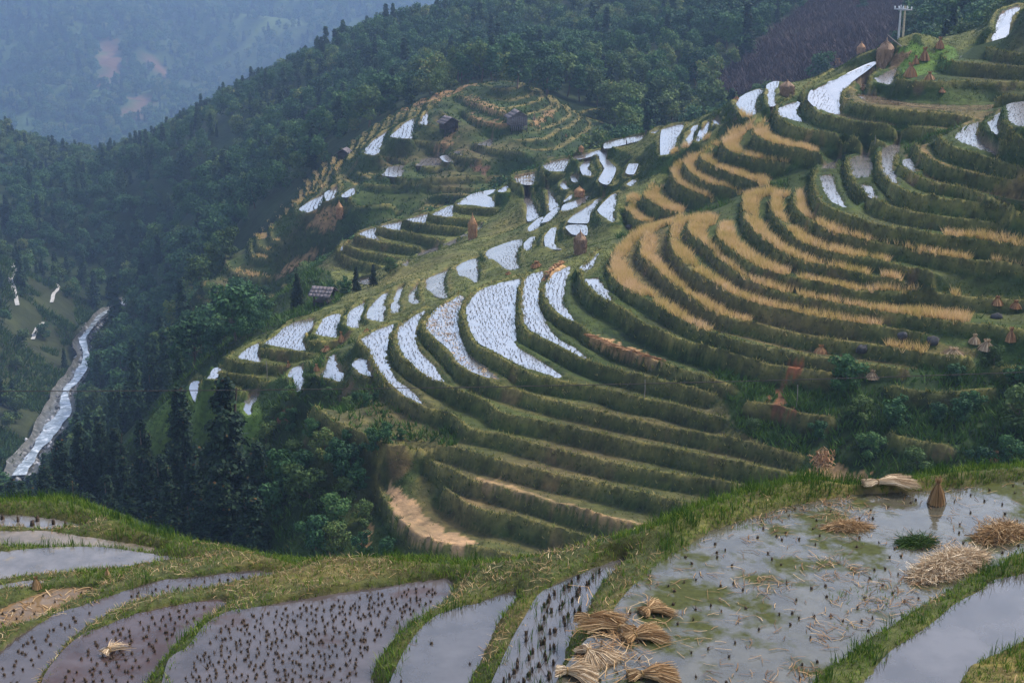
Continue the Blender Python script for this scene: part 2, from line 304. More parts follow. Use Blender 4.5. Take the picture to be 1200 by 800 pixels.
# paddies holding water: outline in the photograph, and the rim they lie behind or their distance
PADDY = [
 ('P1', [(609,326),(565,339),(549,360),(552,382),(562,400),(580,410),(620,431),(652,441),(658,440),(635,424),(605,406),(602,395),(601,362),(603,340)], 'widest'),
 ('P2', [(637,317),(616,327),(613,355),(615,378),(630,390),(655,402),(688,420),(672,407),(652,396),(640,380),(630,362),(628,345)], 'long'),
 ('P3', [(668,311),(652,320),(642,333),(641,345),(650,360),(672,376),(662,360),(660,345),(664,325)], 'curved'),
 ('P4', [(687,328),(700,326),(710,340),(716,352),(705,347)], ''), ('P4', [(682,313),(695,304),(701,296),(694,312),(685,318)], ''),
 ('P0', [(542,346),(515,360),(501,377),(502,387),(527,407),(540,427),(562,437),(587,445),(567,430),(545,412),(535,390),(537,365)], 'straw'),
 ('M1', [(500,364),(485,370),(467,385),(468,402),(476,418),(490,430),(507,443),(520,447),(507,427),(490,410),(485,392),(490,375)], ''),
 ('M2', [(462,380),(445,385),(424,398),(437,413),(444,428),(454,444),(475,463),(496,474),(485,460),(462,442),(451,420),(452,400)], ''),
 ('P20', [(1182,123),(1200,119),(1220,122),(1220,145),(1200,150),(1186,142)], ''), ('P19', [(1178,130),(1160,142),(1166,155),(1175,158),(1170,145)], ''),
 ('P18', [(1150,142),(1135,147),(1119,160),(1130,168),(1150,176),(1170,181),(1150,165),(1145,155)], ''),
 ('P15', [(1055,168),(1040,171),(1033,177),(1034,195),(1040,206),(1052,217),(1047,200),(1050,182)], ''),
 ('P16', [(1065,186),(1060,187),(1062,195),(1073,202)], ''), ('P14', [(1018,180),(1000,184),(996,190),(1001,206),(1017,209),(1020,195)], 'green'),
 ('P14', [(1010,217),(1020,218),(1028,232),(1020,230)], ''), ('P13', [(985,187),(966,193),(964,198),(978,198)], ''), ('P13', [(963,206),(976,206),(980,225),(992,244),(975,236),(966,222)], ''),
 ('Q5', [(1027,85),(1010,90),(1001,97),(997,108),(1015,108),(1019,97)], 'bright'), ('Q5', [(1003,110),(1025,112),(1060,120),(1100,123),(1140,124),(1170,122),(1160,130),(1120,131),(1075,127),(1020,122)], 'brown'),
 ('Q6', [(1027,72),(1015,76),(990,88),(970,97),(952,106),(949,117),(960,128),(975,134),(988,136),(983,126),(984,112),(996,96),(1015,82)], 'wide'),
 ('Q7', [(936,119),(922,122),(914,128),(916,136),(932,142),(945,144),(935,137),(932,128)], ''), ('Q4', [(1051,80),(1038,85),(1027,92),(1033,98),(1048,101),(1049,93)], ''),
 ('Q1', [(1195,7),(1185,9),(1172,16),(1167,28),(1168,38),(1160,50),(1175,58),(1198,60),(1185,50),(1180,40),(1183,25)], ''), ('Q2', [(1147,58),(1135,62),(1124,68),(1150,71),(1151,66)], ''),
 (190, [(776,182),(777,152),(800,145),(792,162),(785,180)], ''), (208, [(710,174),(711,167),(735,161),(756,158),(750,164),(732,169)], 'skyline'),
 (205, [(765,154),(775,151),(774,154),(766,156)], ''), (190, [(805,172),(806,160),(816,146),(812,165),(809,173)], ''),
 (190, [(817,167),(822,152),(830,142),(833,145),(829,157),(822,165)], ''), (192, [(834,141),(841,140),(847,150),(841,150)], ''),
 (194, [(861,122),(875,110),(893,104),(886,120),(886,133),(874,138)], 'tall'), (197, [(900,100),(911,95),(908,108),(908,122),(901,124)], ''),
 (193, [(700,181),(705,177),(717,176),(711,187),(720,197),(717,207),(711,216),(703,211),(710,197)], 'hourglass'), (195, [(681,196),(685,189),(693,185),(689,196),(694,206),(685,205)], 'hooked'),
 ('B8', [(637,194),(647,189),(668,186),(661,201),(647,201)], ''), (206, [(672,184),(704,175),(699,181),(677,187)], ''), (186, [(735,202),(739,192),(746,192),(741,204)], ''),
 (208, [(585,224),(594,216),(592,225)], ''), ('B1', [(536,239),(555,227),(580,222),(576,231),(580,243),(556,241)], 'fan'), ('B9', [(602,207),(626,202),(624,216),(610,215)], 'mud'),
 (190, [(614,229),(621,230),(631,252),(620,259)], ''), (190, [(640,217),(646,226),(654,240),(646,247),(642,230)], ''), (191, [(657,215),(662,212),(665,222),(660,222)], ''),
 (187, [(662,236),(670,227),(670,234)], ''), (191, [(670,205),(676,206),(679,214),(672,212)], ''), (183, [(621,266),(635,254),(632,265),(621,271)], ''),
 (181, [(637,261),(642,252),(656,242),(655,250)], ''), (178, [(660,249),(662,240),(685,230),(692,229),(675,245)], ''), (176, [(667,260),(680,247),(710,229),(690,250),(687,261)], ''),
 (172, [(702,246),(722,226),(719,247),(719,261)], ''), (171, [(664,264),(685,264),(686,275),(672,274)], ''), (172, [(571,300),(575,292),(610,280),(605,300),(609,320),(597,319)], ''),
 (170, [(616,285),(625,277),(621,292),(617,296)], ''), (168, [(640,277),(650,266),(647,285),(656,292),(642,290)], ''), (180, [(736,216),(745,210),(740,219)], ''),
 ('B2', [(506,251),(531,240),(529,254)], ''), ('B3', [(477,257),(502,250),(497,262)], ''), ('B4', [(446,265),(472,259),(468,270),(460,268)], ''), ('B5', [(422,273),(441,266),(439,273),(443,281),(430,278)], ''), ('B7', [(399,291),(404,283),(402,296)], ''),
 (190, [(490,300),(495,295),(514,289),(511,301)], ''), (188, [(521,286),(537,279),(534,287),(527,291)], ''), (188, [(541,277),(549,273),(547,279)], ''), (188, [(559,270),(566,259),(563,270)], ''),
 (192, [(471,310),(480,305),(476,314)], ''), (192, [(415,330),(437,324),(434,333)], ''), (168, [(536,312),(559,302),(560,332),(552,329),(537,325)], ''), (165, [(500,327),(527,315),(520,330),(522,350),(500,340)], ''),
 (162, [(479,345),(492,330),(487,345),(489,357),(480,352)], ''), (161, [(460,365),(464,340),(474,335),(467,352),(467,367)], ''), (160, [(431,372),(440,352),(455,342),(450,357),(449,377)], ''),
 (160, [(406,380),(412,365),(429,352),(420,370),(419,385)], ''), ('L1', [(370,391),(380,374),(397,367),(394,382),(395,396)], ''), ('L2', [(312,402),(327,390),(345,377),(369,373),(362,387),(355,395),(359,410),(332,407)], 'leftbig'),
 ('L3', [(279,419),(292,407),(306,400),(302,407),(305,423)], ''), ('L4', [(245,444),(252,432),(257,431),(252,442)], ''), (150, [(224,455),(227,447),(235,446),(235,460),(241,475),(230,470)], ''),
 (140, [(372,442),(382,432),(385,419),(392,414),(395,422),(402,437),(401,447)], 'bell'), (137, [(415,427),(422,420),(432,425),(437,440),(425,437)], 'oval'),
 (141, [(339,440),(345,430),(356,427),(355,445),(356,464),(350,465),(345,445)], ''), (140, [(287,480),(292,462),(305,460),(295,475),(295,490)], ''),
]
# bands of ripe rice: rim, from-to across the photograph, depth of the band in metres
RICE = [('P13',1106,1210,2.2),('P12',936,1195,2.4),('P11',905,1040,2.4),('P10',872,1020,2.4),('P9',843,1010,2.4),('P9',1012,1128,1.8),('P8',808,985,2.2),('P8',985,1136,1.5),
 ('P7',786,1032,2.2),('P6',752,880,2.4),('P6',1040,1085,1.6),('P5',716,836,3.0),('P10',1034,1092,1.6),
 ('Q8',884,1000,2.8),('Q9',846,940,3.4),('Q10',820,900,3.6),('Q11',801,870,3.4),('Q12',786,835,3.4),('Q13',754,800,3.4),('Q14',735,765,3.0)]

# ------------------------------------------------------------------ the lie of the land
CTRL = [  # (px, py, distance): ridges, gullies and slopes of the terraced hill
 (1230,-20,190),(1195,2,186),(1150,12,187),(1080,36,194),(1020,58,200),(960,84,200),(915,97,202),(880,108,203),(800,148,206),(755,158,212),(700,178,214),(640,203,216),(560,232,216),(470,262,217),(400,288,214),
 (1200,20,215),(1080,70,222),(960,115,225),(800,190,230),(700,220,235),(560,275,236),(470,305,236),(390,330,228),
 (700,262,176),(680,292,165),(620,300,172),(500,340,166),(400,360,166),(300,402,158),(250,440,152),(600,282,188),(540,292,191),(445,316,195),(420,334,193),(380,350,196),(350,330,205),(330,370,190),(270,410,178),(215,440,172),
 (230,505,150),(190,480,165),(165,500,170),(300,480,143),(330,490,138),(380,490,132),(420,530,122),(330,572,127),(250,600,136),(430,590,112),(400,620,108),(470,655,102),(560,670,99),
 (1000,480,108.5),(1100,470,106),(1200,460,104),(1000,540,104),(1100,540,101.5),(1200,530,99),(900,490,109.5),(900,600,100),(1000,610,97),(1200,600,94),(700,650,100),(700,700,93),(850,660,94),(330,680,107),(250,690,118),(1250,400,106),(1250,250,122),(1250,120,140),
]
VALLEY = [  # beyond and below it
 (540,20,620),(450,50,640),(350,86,660),(230,140,640),(150,178,620),(90,214,600),(540,75,780),(350,140,820),(90,270,760),(230,200,800),
 (700,30,480),(650,60,430),(800,40,430),(900,30,400),(960,0,440),(760,110,345),(690,138,325),(600,60,450),(500,88,425),(430,118,425),(400,150,400),(300,170,460),(200,205,500),(100,235,525),(0,225,545),(0,295,485),(100,318,470),
 (200,272,425),(280,230,405),(330,205,380),(240,315,355),(170,332,430),(230,380,330),(180,420,335),(255,300,345),(900,95,335),(850,92,350),(870,60,370),(1000,45,350),
 (700,-60,620),(950,-60,540),(1150,-50,540),(1100,10,430),(1250,-30,420),(0,172,700),(50,176,690),(110,218,700),
 (0,308,432),(50,330,440),(90,350,445),(45,395,405),(0,390,375),(20,470,350),(0,520,318),(75,380,415),(-80,300,400),(-80,450,330),(-60,170,720),
 (140,500,300),(110,560,245),(60,580,262),(200,450,240),(170,500,215),(190,580,156),(100,600,190),(0,610,210),(200,670,123),(60,640,150),(-60,640,170),
 (260,300,268),(300,280,272),(320,325,262),(340,250,290),(400,190,300),(470,140,312),(500,128,310),(545,105,318),(620,100,320),(690,150,300),(600,140,290),(520,150,290),(600,175,272),(520,200,270),(450,210,275),(400,245,262),(500,235,258),(620,200,262),(370,265,262),(430,265,255),(380,300,258),(690,175,280),(300,330,262),
 (330,345,240),(290,360,240),(250,345,280),(230,420,225),(300,380,215),(340,340,225)]
RIVER = [(152,352),(137,362),(118,374),(103,390),(95,405),(100,422),(92,440),(78,460),(72,480),(60,505),(42,530),(25,560)]
RISE = .07
def sample_rim(rims, k):
    z, p = rims[k]; q = smooth_line(p, 8); zz = np.full(len(q), z)
    if k[0] == 'Q':                      # the rims climb a little behind the nose of the spur
        i = q[:, 0].argmin(); zz[:i] += RISE * (q[i, 1] - q[:i, 1])
    return at_z(q[:, 0], q[:, 1], zz)
RIMW = {k: sample_rim(RIM, k) for k in RIM}
pts = [at_d(*c) for c in CTRL] + [at_d(*c) for c in VALLEY] + [at_z(x, y, -124.) for x, y in RIVER]
pts += [at_z(x - 12, y, -123.) for x, y in RIVER[::2]] + [at_z(x + 14, y, -123.) for x, y in RIVER[::2]]
for k, p in RIMW.items(): pts += list(resample(p, 5.))
pts = np.array(pts)
BASE = TPS(pts[:, :2], pts[:, 2], lam=.0006)
def march(px, py, d0=80., d1=900., n=500):   # where a sight line first meets the smooth ground
    D = np.geomspace(d0, d1, n); p = at_d(np.full(n, px), np.full(n, py), D); g = BASE(p[:, 0], p[:, 1])
    b = np.nonzero(p[:, 2] < g)[0]; i = b[0] if len(b) else n - 1
    return p[i]
TILT = {'Q6': .07, 'Q5': .06, 'Q1': .085, 'Q2': .05, 'Q4': .05, 'Q7': .05}
def bil(x, y, A, x0, y0, st):
    fx = np.clip((x - x0) / st, 0, A.shape[1] - 1.001); fy = np.clip((y - y0) / st, 0, A.shape[0] - 1.001)
    ix = fx.astype(int); iy = fy.astype(int); fx = fx - ix; fy = fy - iy
    return (A[iy, ix] * (1 - fx) + A[iy, ix + 1] * fx) * (1 - fy) + (A[iy + 1, ix] * (1 - fx) + A[iy + 1, ix + 1] * fx) * fy
def normals(p):
    d = np.gradient(p[:, :2], axis=0); d /= np.linalg.norm(d, axis=1)[:, None] + 1e-9
    return np.c_[d[:, 1], -d[:, 0]]      # right hand side: downhill
def rim_drops(rims):
    D = {}; fam = {}
    for k in rims: fam.setdefault('P' if k[0] in 'PM' else k[0], []).append(k)
    for f, ks in fam.items():
        for a, b in zip(ks, ks[1:] + [None]):
            D[a] = min(1.9, rims[a][0] - rims[b][0]) if (b and f in 'PQBL' and a not in ('B7', 'B8', 'B9')) else 1.3
    return D
class Terrace:                           # a fine sheet between the rims and the feet of the banks below them
    def __init__(s, x0, x1, y0, y1, cell, rims, rimw, paddy, step=None):
        gx = s.gx = np.arange(x0, x1, cell); gy = s.gy = np.arange(y0, y1, cell); X, Y = np.meshgrid(gx, gy); s.cell = cell
        CX, CY = np.meshgrid(np.arange(x0, x1 + 4, 2.), np.arange(y0, y1 + 4, 2.)); CZ = BASE(CX, CY); s.S = S = bil(X, Y, CZ, x0, y0, 2.)
        if step:                         # old half-lost terraces away from the clear rims
            st_, wgt = step; wgt = wgt(X, Y, S); zz = S + .25 * st_ * fbm(X, Y, 22., 2, 9); k = np.floor(zz / st_); fr = zz / st_ - k
            q = np.clip((fr - .62) / .3, 0, 1); S = s.S = S + wgt * st_ * (q * q * (3 - 2 * q) - fr)
        val = S.copy(); fix = np.zeros(S.shape, bool); near = np.zeros(S.shape, bool)
        def stamp(x, y, z, over=True):
            ix = np.round((x - gx[0]) / cell).astype(int); iy = np.round((y - gy[0]) / cell).astype(int)
            m = (ix >= 0) & (iy >= 0) & (ix < len(gx)) & (iy < len(gy)); ix, iy = ix[m], iy[m]; z = np.broadcast_to(z, m.shape)[m]
            if not over:
                f = ~fix[iy, ix]; ix, iy, z = ix[f], iy[f], z[f]
            val[iy, ix] = z; fix[iy, ix] = True
        def block(x, y, r):
            return (slice(max(0, int((y.min() - r - gy[0]) / cell)), max(1, min(len(gy), int((y.max() + r - gy[0]) / cell) + 2))),
                    slice(max(0, int((x.min() - r - gx[0]) / cell)), max(1, min(len(gx), int((x.max() + r - gx[0]) / cell) + 2))))
        s.block = block
        drop = rim_drops(rims)
        rd = np.full(S.shape, 99.); SX = np.zeros(S.shape); SY = np.zeros(S.shape); rid = np.full(S.shape, -1)
        for n_, (k, p) in enumerate(rimw.items()):
            q = resample(p, 1.); b = block(q[:, 0], q[:, 1], 6.)
            d, bx, by = seg_dist(q, X[b], Y[b]); near[b] |= d < 5.
            m = d < rd[b]; rd[b] = np.where(m, d, rd[b]); SX[b] = np.where(m, bx, SX[b]); SY[b] = np.where(m, by, SY[b]); rid[b] = np.where(m, n_, rid[b])
        s.pad = []
        for ref, poly, nm in paddy:
            c = np.mean(poly, 0); pp = round_poly(poly)
            if isinstance(ref, str): z = np.full(len(pp), rims[ref][0]) + TILT.get(ref, 0) * (max(q[1] for q in poly) - 8 - pp[:, 1]) * (ref in TILT and nm != 'brown')
            else:
                zc = march(c[0], c[1])[2]; dz = np.array([march(a_, b_)[2] - zc for a_, b_ in poly]); sel = np.abs(dz) < 3.5; z = np.full(len(pp), zc)
                if sel.sum() > 2:        # long paddies step down along their length
                    q_ = np.asarray(poly, float)[sel] - c; k_ = np.linalg.lstsq(q_, dz[sel], rcond=None)[0]; z = zc + .6 * np.clip((pp - c) @ k_, -2.5, 2.5)
            wp = at_z(pp[:, 0], pp[:, 1], z); s.pad.append(wp)
            b = block(wp[:, 0], wp[:, 1], 3.); near[b] |= seg_dist(wp, X[b], Y[b], True)[0] < 2.5
        fix |= ~near
        for k, p in rimw.items():        # feet of the banks
            q = resample(p, cell * .5); n = normals(q); h = drop[k]; w_ = max(.7, h * .55) * (.55 + .25 * fbm(q[:, 0], q[:, 1], 4., 2, 3)) * max(1, cell / .3)
            for f in (1.0, 1.15): stamp(q[:, 0] + n[:, 0] * w_ * f, q[:, 1] + n[:, 1] * w_ * f, q[:, 2] - h - (.3 if k[0] in 'PM' else .15), False)
        for k, p in rimw.items():        # a low bund along each rim
            q = resample(p, cell * .5); n = normals(q)
            stamp(q[:, 0], q[:, 1], q[:, 2] + .13 + .16 * fbm(q[:, 0], q[:, 1], 3., 3, 5)); stamp(q[:, 0] - n[:, 0] * .55, q[:, 1] - n[:, 1] * .55, q[:, 2] - .12, False)
        wet = np.zeros(S.shape, bool); pid = np.full(S.shape, -1)
        for i, wp in enumerate(s.pad):
            b = block(wp[:, 0], wp[:, 1], 1.5); d = seg_dist(wp, X[b], Y[b], True)[0]; ins = inside(wp, X[b], Y[b])
            A = np.c_[wp[:, :2] - wp[:, :2].mean(0), np.ones(len(wp))]; k_ = np.linalg.lstsq(A, wp[:, 2], rcond=None)[0]
            zz = (X[b] - wp[:, 0].mean()) * k_[0] + (Y[b] - wp[:, 1].mean()) * k_[1] + k_[2]
            ring = (~ins) & (d < .75) & (d > .2) & ~(rd[b] < .2); v = val[b]; f = fix[b]
            v = np.where(ring & ~f, zz + .16, v); f = f | ring; v = np.where(ins, zz - .14, v); f = f | ins
            val[b] = v; fix[b] = f; wet[b] |= ins; pid[b] = np.where(ins, i, pid[b])
        H = relax(val, fix); p = np.pad(H, 1, mode='edge'); so = .5 * H + .125 * (p[:-2, 1:-1] + p[2:, 1:-1] + p[1:-1, :-2] + p[1:-1, 2:])
        H = np.where(wet, np.minimum(so, H + .06), so)
        g1, g0 = np.gradient(H, cell); s.slope = np.hypot(g0, g1); s.down = np.stack([-g0, -g1], -1) / (s.slope[..., None] + 1e-6)
        s.bank = np.clip((s.slope - .35) / .5, 0, 1); s.wild = np.clip((rd - 2.5) / 3, 0, 1) * ~wet
        s.H = H + s.bank * (.3 * fbm(X, Y, 2.2, 3, 11) + .1 * fbm(X, Y, .6, 2, 12)) + .03 * fbm(X, Y, .9, 2, 13) * ~wet + s.wild * (.9 * fbm(X, Y, 9., 4, 14))
        sn = rd < cell * .6; s.X = np.where(sn, SX, X); s.Y = np.where(sn, SY, Y); s.wet = wet; s.pid = pid; s.rd = rd; s.rid = rid; s.names = list(rimw)
        s.PX, s.PY, s.PF = to_px(np.stack([s.X, s.Y, s.H], -1))
    def z(s, x, y): return bil(np.asarray(x, float), np.asarray(y, float), s.H, s.gx[0], s.gy[0], s.cell)
def lower_right(X, Y, Z):
    a, b, _ = to_px(np.stack([X, Y, Z], -1)); return np.clip((a - 800) / 120, 0, 1) * np.clip((b - 395) / 40, 0, 1) * (Y < 130)
HILL = Terrace(-62, 74, 78, 228, .25, RIM, RIMW, PADDY, (1.5, lower_right))

# the spur with the huts beyond the gully
CRIM = {'C1': (-41.2, [(536,110),(555,119),(575,127),(600,134)]), 'C2': (-43.6, [(544,130),(560,140),(580,144),(600,145)]), 'C3': (-47.3, [(456,160),(480,164),(505,166),(522,168)]),
 'C4': (-46.8, [(556,167),(575,173),(600,176),(614,178)]), 'C5': (-48.3, [(526,178),(540,183),(562,185)]), 'C6': (-49.4, [(424,178),(442,183),(465,185),(477,191)]), 'C7': (-49.8, [(486,192),(500,196),(520,196),(542,197)]),
 'C8': (-51.0, [(444,204),(472,208),(500,209),(540,207),(580,206),(620,208)]), 'C9': (-52.0, [(425,214),(450,217),(480,217),(555,220),(600,222)]), 'C10': (-53.4, [(405,229),(420,236),(462,237)]), 'C11': (-54.6, [(402,243),(425,245),(470,247)]),
 'C12': (-66.5, [(264,296),(267,312),(287,322),(320,325)]), 'C13': (-63.8, [(292,280),(296,298),(315,303)]), 'C14': (-62.2, [(300,276),(304,288),(320,294)]), 'C15': (-60.3, [(317,262),(319,279),(332,284)]), 'C16': (-57.5, [(345,236),(350,250),(372,256)])}
for k in CRIM: CRIM[k] = (float(np.median([march(x, y, 225.)[2] for x, y in CRIM[k][1]])), CRIM[k][1])
CRIMW = {k: sample_rim(CRIM, k) for k in CRIM}
CPADDY = [(0, [(459,160),(472,146),(486,139),(481,162)], 'hut'), (0, [(491,145),(501,130),(501,147)], 'hut'), (0, [(427,179),(437,165),(465,146),(452,156),(441,181)], 'hut'), ('C7', [(489,194),(497,186),(515,184),(516,194)], 'hut'),
 (0, [(517,184),(522,182),(530,190),(522,189)], 'hut'), ('C4', [(561,169),(577,162),(575,171)], 'hut'), (0, [(532,179),(540,176),(539,182)], 'hut'), ('C8', [(449,205),(457,196),(472,194),(470,207)], 'hut'),
 (0, [(352,245),(365,235),(380,227),(378,240),(362,249)], 'hut'), (0, [(382,226),(395,219),(393,230),(384,235)], 'hut'), (0, [(400,229),(415,219),(416,227),(405,231)], 'hut')]
SPUR = Terrace(-78, 24, 240, 336, .4, CRIM, CRIMW, CPADDY, (1.9, lambda X, Y, Z: .9))
# ------------------------------------------------------------------ blades and tufts
def blades(P, n, h, w_, lean=.35, spread=.12, hv=.4, seg=1, up=None):
    """n thin leaves at every point of P; seg 1 = one triangle, 2 = a bent leaf"""
    P = np.repeat(np.asarray(P, float), n, 0); N = len(P)
    a = rng.uniform(0, 2 * np.pi, N); h = np.repeat(np.broadcast_to(h, (N // n,)), n) if np.ndim(h) else np.full(N, h)
    hh = h * (1 + hv * rng.uniform(-1, 1, N)); ln = lean * rng.uniform(.2, 1.4, N) * hh
    d = np.c_[np.cos(a), np.sin(a), np.zeros(N)]; s = np.c_[-np.sin(a), np.cos(a), np.zeros(N)]
    a2 = rng.uniform(0, np.pi, N); s = np.c_[np.cos(a2), np.sin(a2), np.zeros(N)]
    base = P + d * (spread * rng.uniform(0, 1, N))[:, None]; ww = w_ * rng.uniform(.6, 1.3, N)
    tip = base + d * ln[:, None] + np.c_[np.zeros(N), np.zeros(N), hh]
    l = base - s * (ww / 2)[:, None]; r = base + s * (ww / 2)[:, None]
    if seg == 1:
        V = np.stack([l, r, tip], 1).reshape(-1, 3); return V, np.arange(3 * N).reshape(-1, 3)
    mid = base + d * (ln * .3)[:, None] + np.c_[np.zeros(N), np.zeros(N), hh * .6]
    ml = mid - s * (ww * .4)[:, None]; mr = mid + s * (ww * .4)[:, None]
    V = np.stack([l, r, mr, ml, tip], 1).reshape(-1, 3); i = 5 * np.arange(N)[:, None]
    return V, np.vstack([i + [0, 1, 2], i + [0, 2, 3], i + [3, 2, 4]])
def cat(*parts):
    V = []; Fc = []; k = 0
    for v, f in parts: V.append(v); Fc.append(f + k); k += len(v)
    return np.vstack(V), np.vstack(Fc)
def scatter(T, prob, per_m2, limit=None):       # points on a sheet, prob: weight per grid cell
    c = T.cell ** 2; n = prob * per_m2 * c
    k = rng.poisson(np.clip(n, 0, 30)); iy, ix = np.nonzero(k); r = k[iy, ix]; iy = np.repeat(iy, r); ix = np.repeat(ix, r)
    x = T.X[iy, ix] + rng.uniform(-.5, .5, len(ix)) * T.cell; y = T.Y[iy, ix] + rng.uniform(-.5, .5, len(ix)) * T.cell
    return np.c_[x, y, T.z(x, y)]

GRASS = mat_leaf('bank_grass', [(.0, (.006, .018, .004)), (.3, (.015, .04, .007)), (.55, (.03, .064, .011)), (.82, (.048, .064, .015)), (1., (.1, .085, .03))], .15, False, patch=.35)
LUSH = mat_leaf('lush_grass', [(0, (.012, .032, .006)), (.5, (.035, .08, .012)), (1, (.08, .13, .022))], .2, False, patch=.4)
DRYG = mat_leaf('dry_grass', [(0, (.1, .07, .025)), (.5, (.2, .14, .05)), (1, (.3, .22, .09))], .15, False)
RICEM = mat_leaf('ripe_rice', [(0, (.2, .2, .05)), (.3, (.42, .31, .1)), (.6, (.54, .37, .17)), (.85, (.58, .4, .25)), (1, (.68, .55, .38))], .45, False, patch=.25)
STUB = mat_leaf('rice_stubble', [(0, (.012, .012, .008)), (.6, (.035, .03, .017)), (1, (.07, .06, .03))], 0, False)
STRAW = mat_leaf('straw', [(0, (.11, .06, .025)), (.4, (.27, .16, .07)), (.8, (.42, .29, .15)), (1, (.55, .43, .26))], .08, False)
GROUND = mat_ground('terrace_ground', 1.1)
FARG = mat_ground('slope_ground', .12, bumpd=.5)
C_BANK = np.array((.017, .036, .009)); C_RIM = np.array((.21, .18, .07)); C_SOIL = np.array((.11, .075, .045)); C_MUD = np.array((.09, .07, .05)); C_TREAD = np.array((.034, .05, .014)); C_WILD = np.array((.014, .028, .007))
C_TAN = np.array((.3, .19, .1)); C_RED = np.array((.12, .05, .028))
SOILBANDS = [('M4', .1), ('M5', .15), ('M3', .05), ('M2', .05), ('M1', .06), ('P0', .2), ('P1', .1), ('P7', .35), ('P6', .35), ('P17', .6), ('Q5', .4)]
PATCHES = [([(453,566),(470,573),(500,605),(525,622),(558,636),(540,641),(490,628),(462,603)], np.array((.24, .16, .1))), ([(550,558),(600,569),(650,586),(700,600),(760,616),(740,618),(650,592),(570,568)], np.array((.2, .14, .08))),
  # bare earth and other patches that show: outline in the photograph, colour
 ([(928,575),(945,548),(980,545),(1020,556),(1000,575),(960,590)], C_TAN), ([(905,490),(907,474),(913,456),(921,455),(920,472),(913,490)], np.array((.1, .05, .028))), ([(922,436),(924,424),(940,422),(942,432),(932,440)], np.array((.16, .06, .03))),
 ([(888,464),(905,464),(912,468),(890,467)], C_RED), ([(917,480),(932,480),(935,484)], C_RED), ([(322,495),(330,482),(344,475),(342,492),(330,496)], C_RED), ([(418,640),(424,622),(436,612),(440,625),(432,642)], C_TAN * .9),
 ([(1052,55),(1075,50),(1090,60),(1120,52),(1122,70),(1095,85),(1062,92),(1052,80)], np.array((.055, .105, .018))), ([(690,392),(730,404),(776,421),(770,425),(720,412),(692,399)], C_TAN), ([(635,330),(648,310),(662,308),(650,325)], C_TAN * .9),
 ([(1035,75),(1052,62),(1068,60),(1062,72),(1045,82)], C_SOIL), ([(720,400),(700,380),(760,395),(860,430),(830,436),(770,420)], C_WILD)]
RIDGEPX = [(215,445),(300,395),(400,352),(380,300),(400,284),(470,258),(560,228),(640,200),(700,172),(800,142),(900,92),(1000,58),(1100,20),(1200,-8),(1200,20),(1120,62),(1040,80),(940,106),(880,150),(800,195),(740,238),(716,300),(690,325),(640,322),(610,325),(520,356),(420,396),(340,440),(300,462),(240,475)]
LOWRIGHT = [(835,432),(900,440),(1000,440),(1140,425),(1210,425),(1210,660),(760,660),(960,560),(860,500)]
GREENS = [(160,505),(195,470),(230,445),(262,452),(300,462),(312,500),(300,525),(240,522),(190,545)]
BROWNPX = [(735,300),(790,280),(830,300),(880,335),(1000,372),(1010,400),(900,388),(840,385),(760,352),(740,330)]
def paint(T, bands=(), patches=()):
    c = np.empty(T.H.shape + (3,)); c[...] = C_TREAD
    v = fbm(T.X, T.Y, 5., 4, 21)[..., None]; v2 = fbm(T.X, T.Y, 12., 3, 22)[..., None]
    c = c * (1 + .3 * v) + np.clip(v2, 0, 1) * (C_SOIL - C_TREAD) * .8
    for k, a in bands:
        if k in T.names:
            m = (T.rid == T.names.index(k)) & (T.slope < .5) & (T.rd < 3.2); c[m] = c[m] * (1 - a) + a * (C_TAN * (.55 + .2 * v[m]))
    b = T.bank[..., None]; brown = np.clip(v2 * 1.4 - .1, 0, 1)
    if T is HILL: brown = np.maximum(brown, (inside(BROWNPX, T.PX, T.PY) & (T.PF < 160))[..., None] * np.clip(.9 + v, 0, 1.3))
    c = c * (1 - b) + b * (C_BANK * (1 + .5 * v) * (1 - .55 * brown) + .55 * brown * C_SOIL * .55)
    s_ = fbm(T.X, T.Y, 3.2, 3, 24)[..., None]; e_ = np.clip((s_ - .42) * 6, 0, .7) * b; c = c * (1 - e_) + e_ * np.array((.075, .048, .028)) * (1 + .4 * v)
    wv = (T.wild * .9)[..., None]; c = c * (1 - wv) + wv * C_WILD * (1 + .6 * v)
    if T is HILL:
        m = inside(RIDGEPX, T.PX, T.PY) & (T.PF > 130) & (T.slope < .7); c[m] = np.array((.075, .085, .028)) * (1 + .5 * v[m]) + np.clip(v2[m] - .2, 0, 1) * np.array((.1, .06, .03))
    pb = np.pad(T.bank, 2, mode='edge'); lip = np.clip(np.maximum.reduce([pb[i_:i_ + T.H.shape[0], j_:j_ + T.H.shape[1]] for i_ in (0, 1, 2, 3, 4) for j_ in (0, 2, 4)]) - 1.4 * T.bank, 0, 1)[..., None] * T.wild[..., None] * (.65 if T is not HILL else .4); c = c * (1 - lip) + lip * np.array((.16, .125, .05)) * (1 + .4 * v)
    if T is HILL:
        m = inside(LOWRIGHT, T.PX, T.PY) & (T.PF < 140) & (T.rd > .45); c[m] = C_WILD * (1.15 + .7 * v[m]) * (1 - .25 * T.bank[m][:, None])
        m = inside(GREENS, T.PX, T.PY) & (T.PF < 215) & ~T.wet; c[m] = np.array((.055, .092, .02)) * (1 + .5 * v[m])
    r = np.clip(1.15 - T.rd / .36, 0, 1)[..., None] * (.75 + .5 * v); r = np.clip(r, 0, 1) * (1 - .55 * b); c = c * (1 - r) + r * C_RIM
    for poly, cc in patches:
        m = inside(poly, T.PX + 7 * fbm(T.X, T.Y, .9, 3, 5), T.PY + 7 * fbm(T.X, T.Y, .9, 3, 6)) & (T.PF > 60) ; c[m] = cc * (1 + .4 * v[m])
    c[T.wet] = C_MUD
    return np.clip(c, .004, 1)
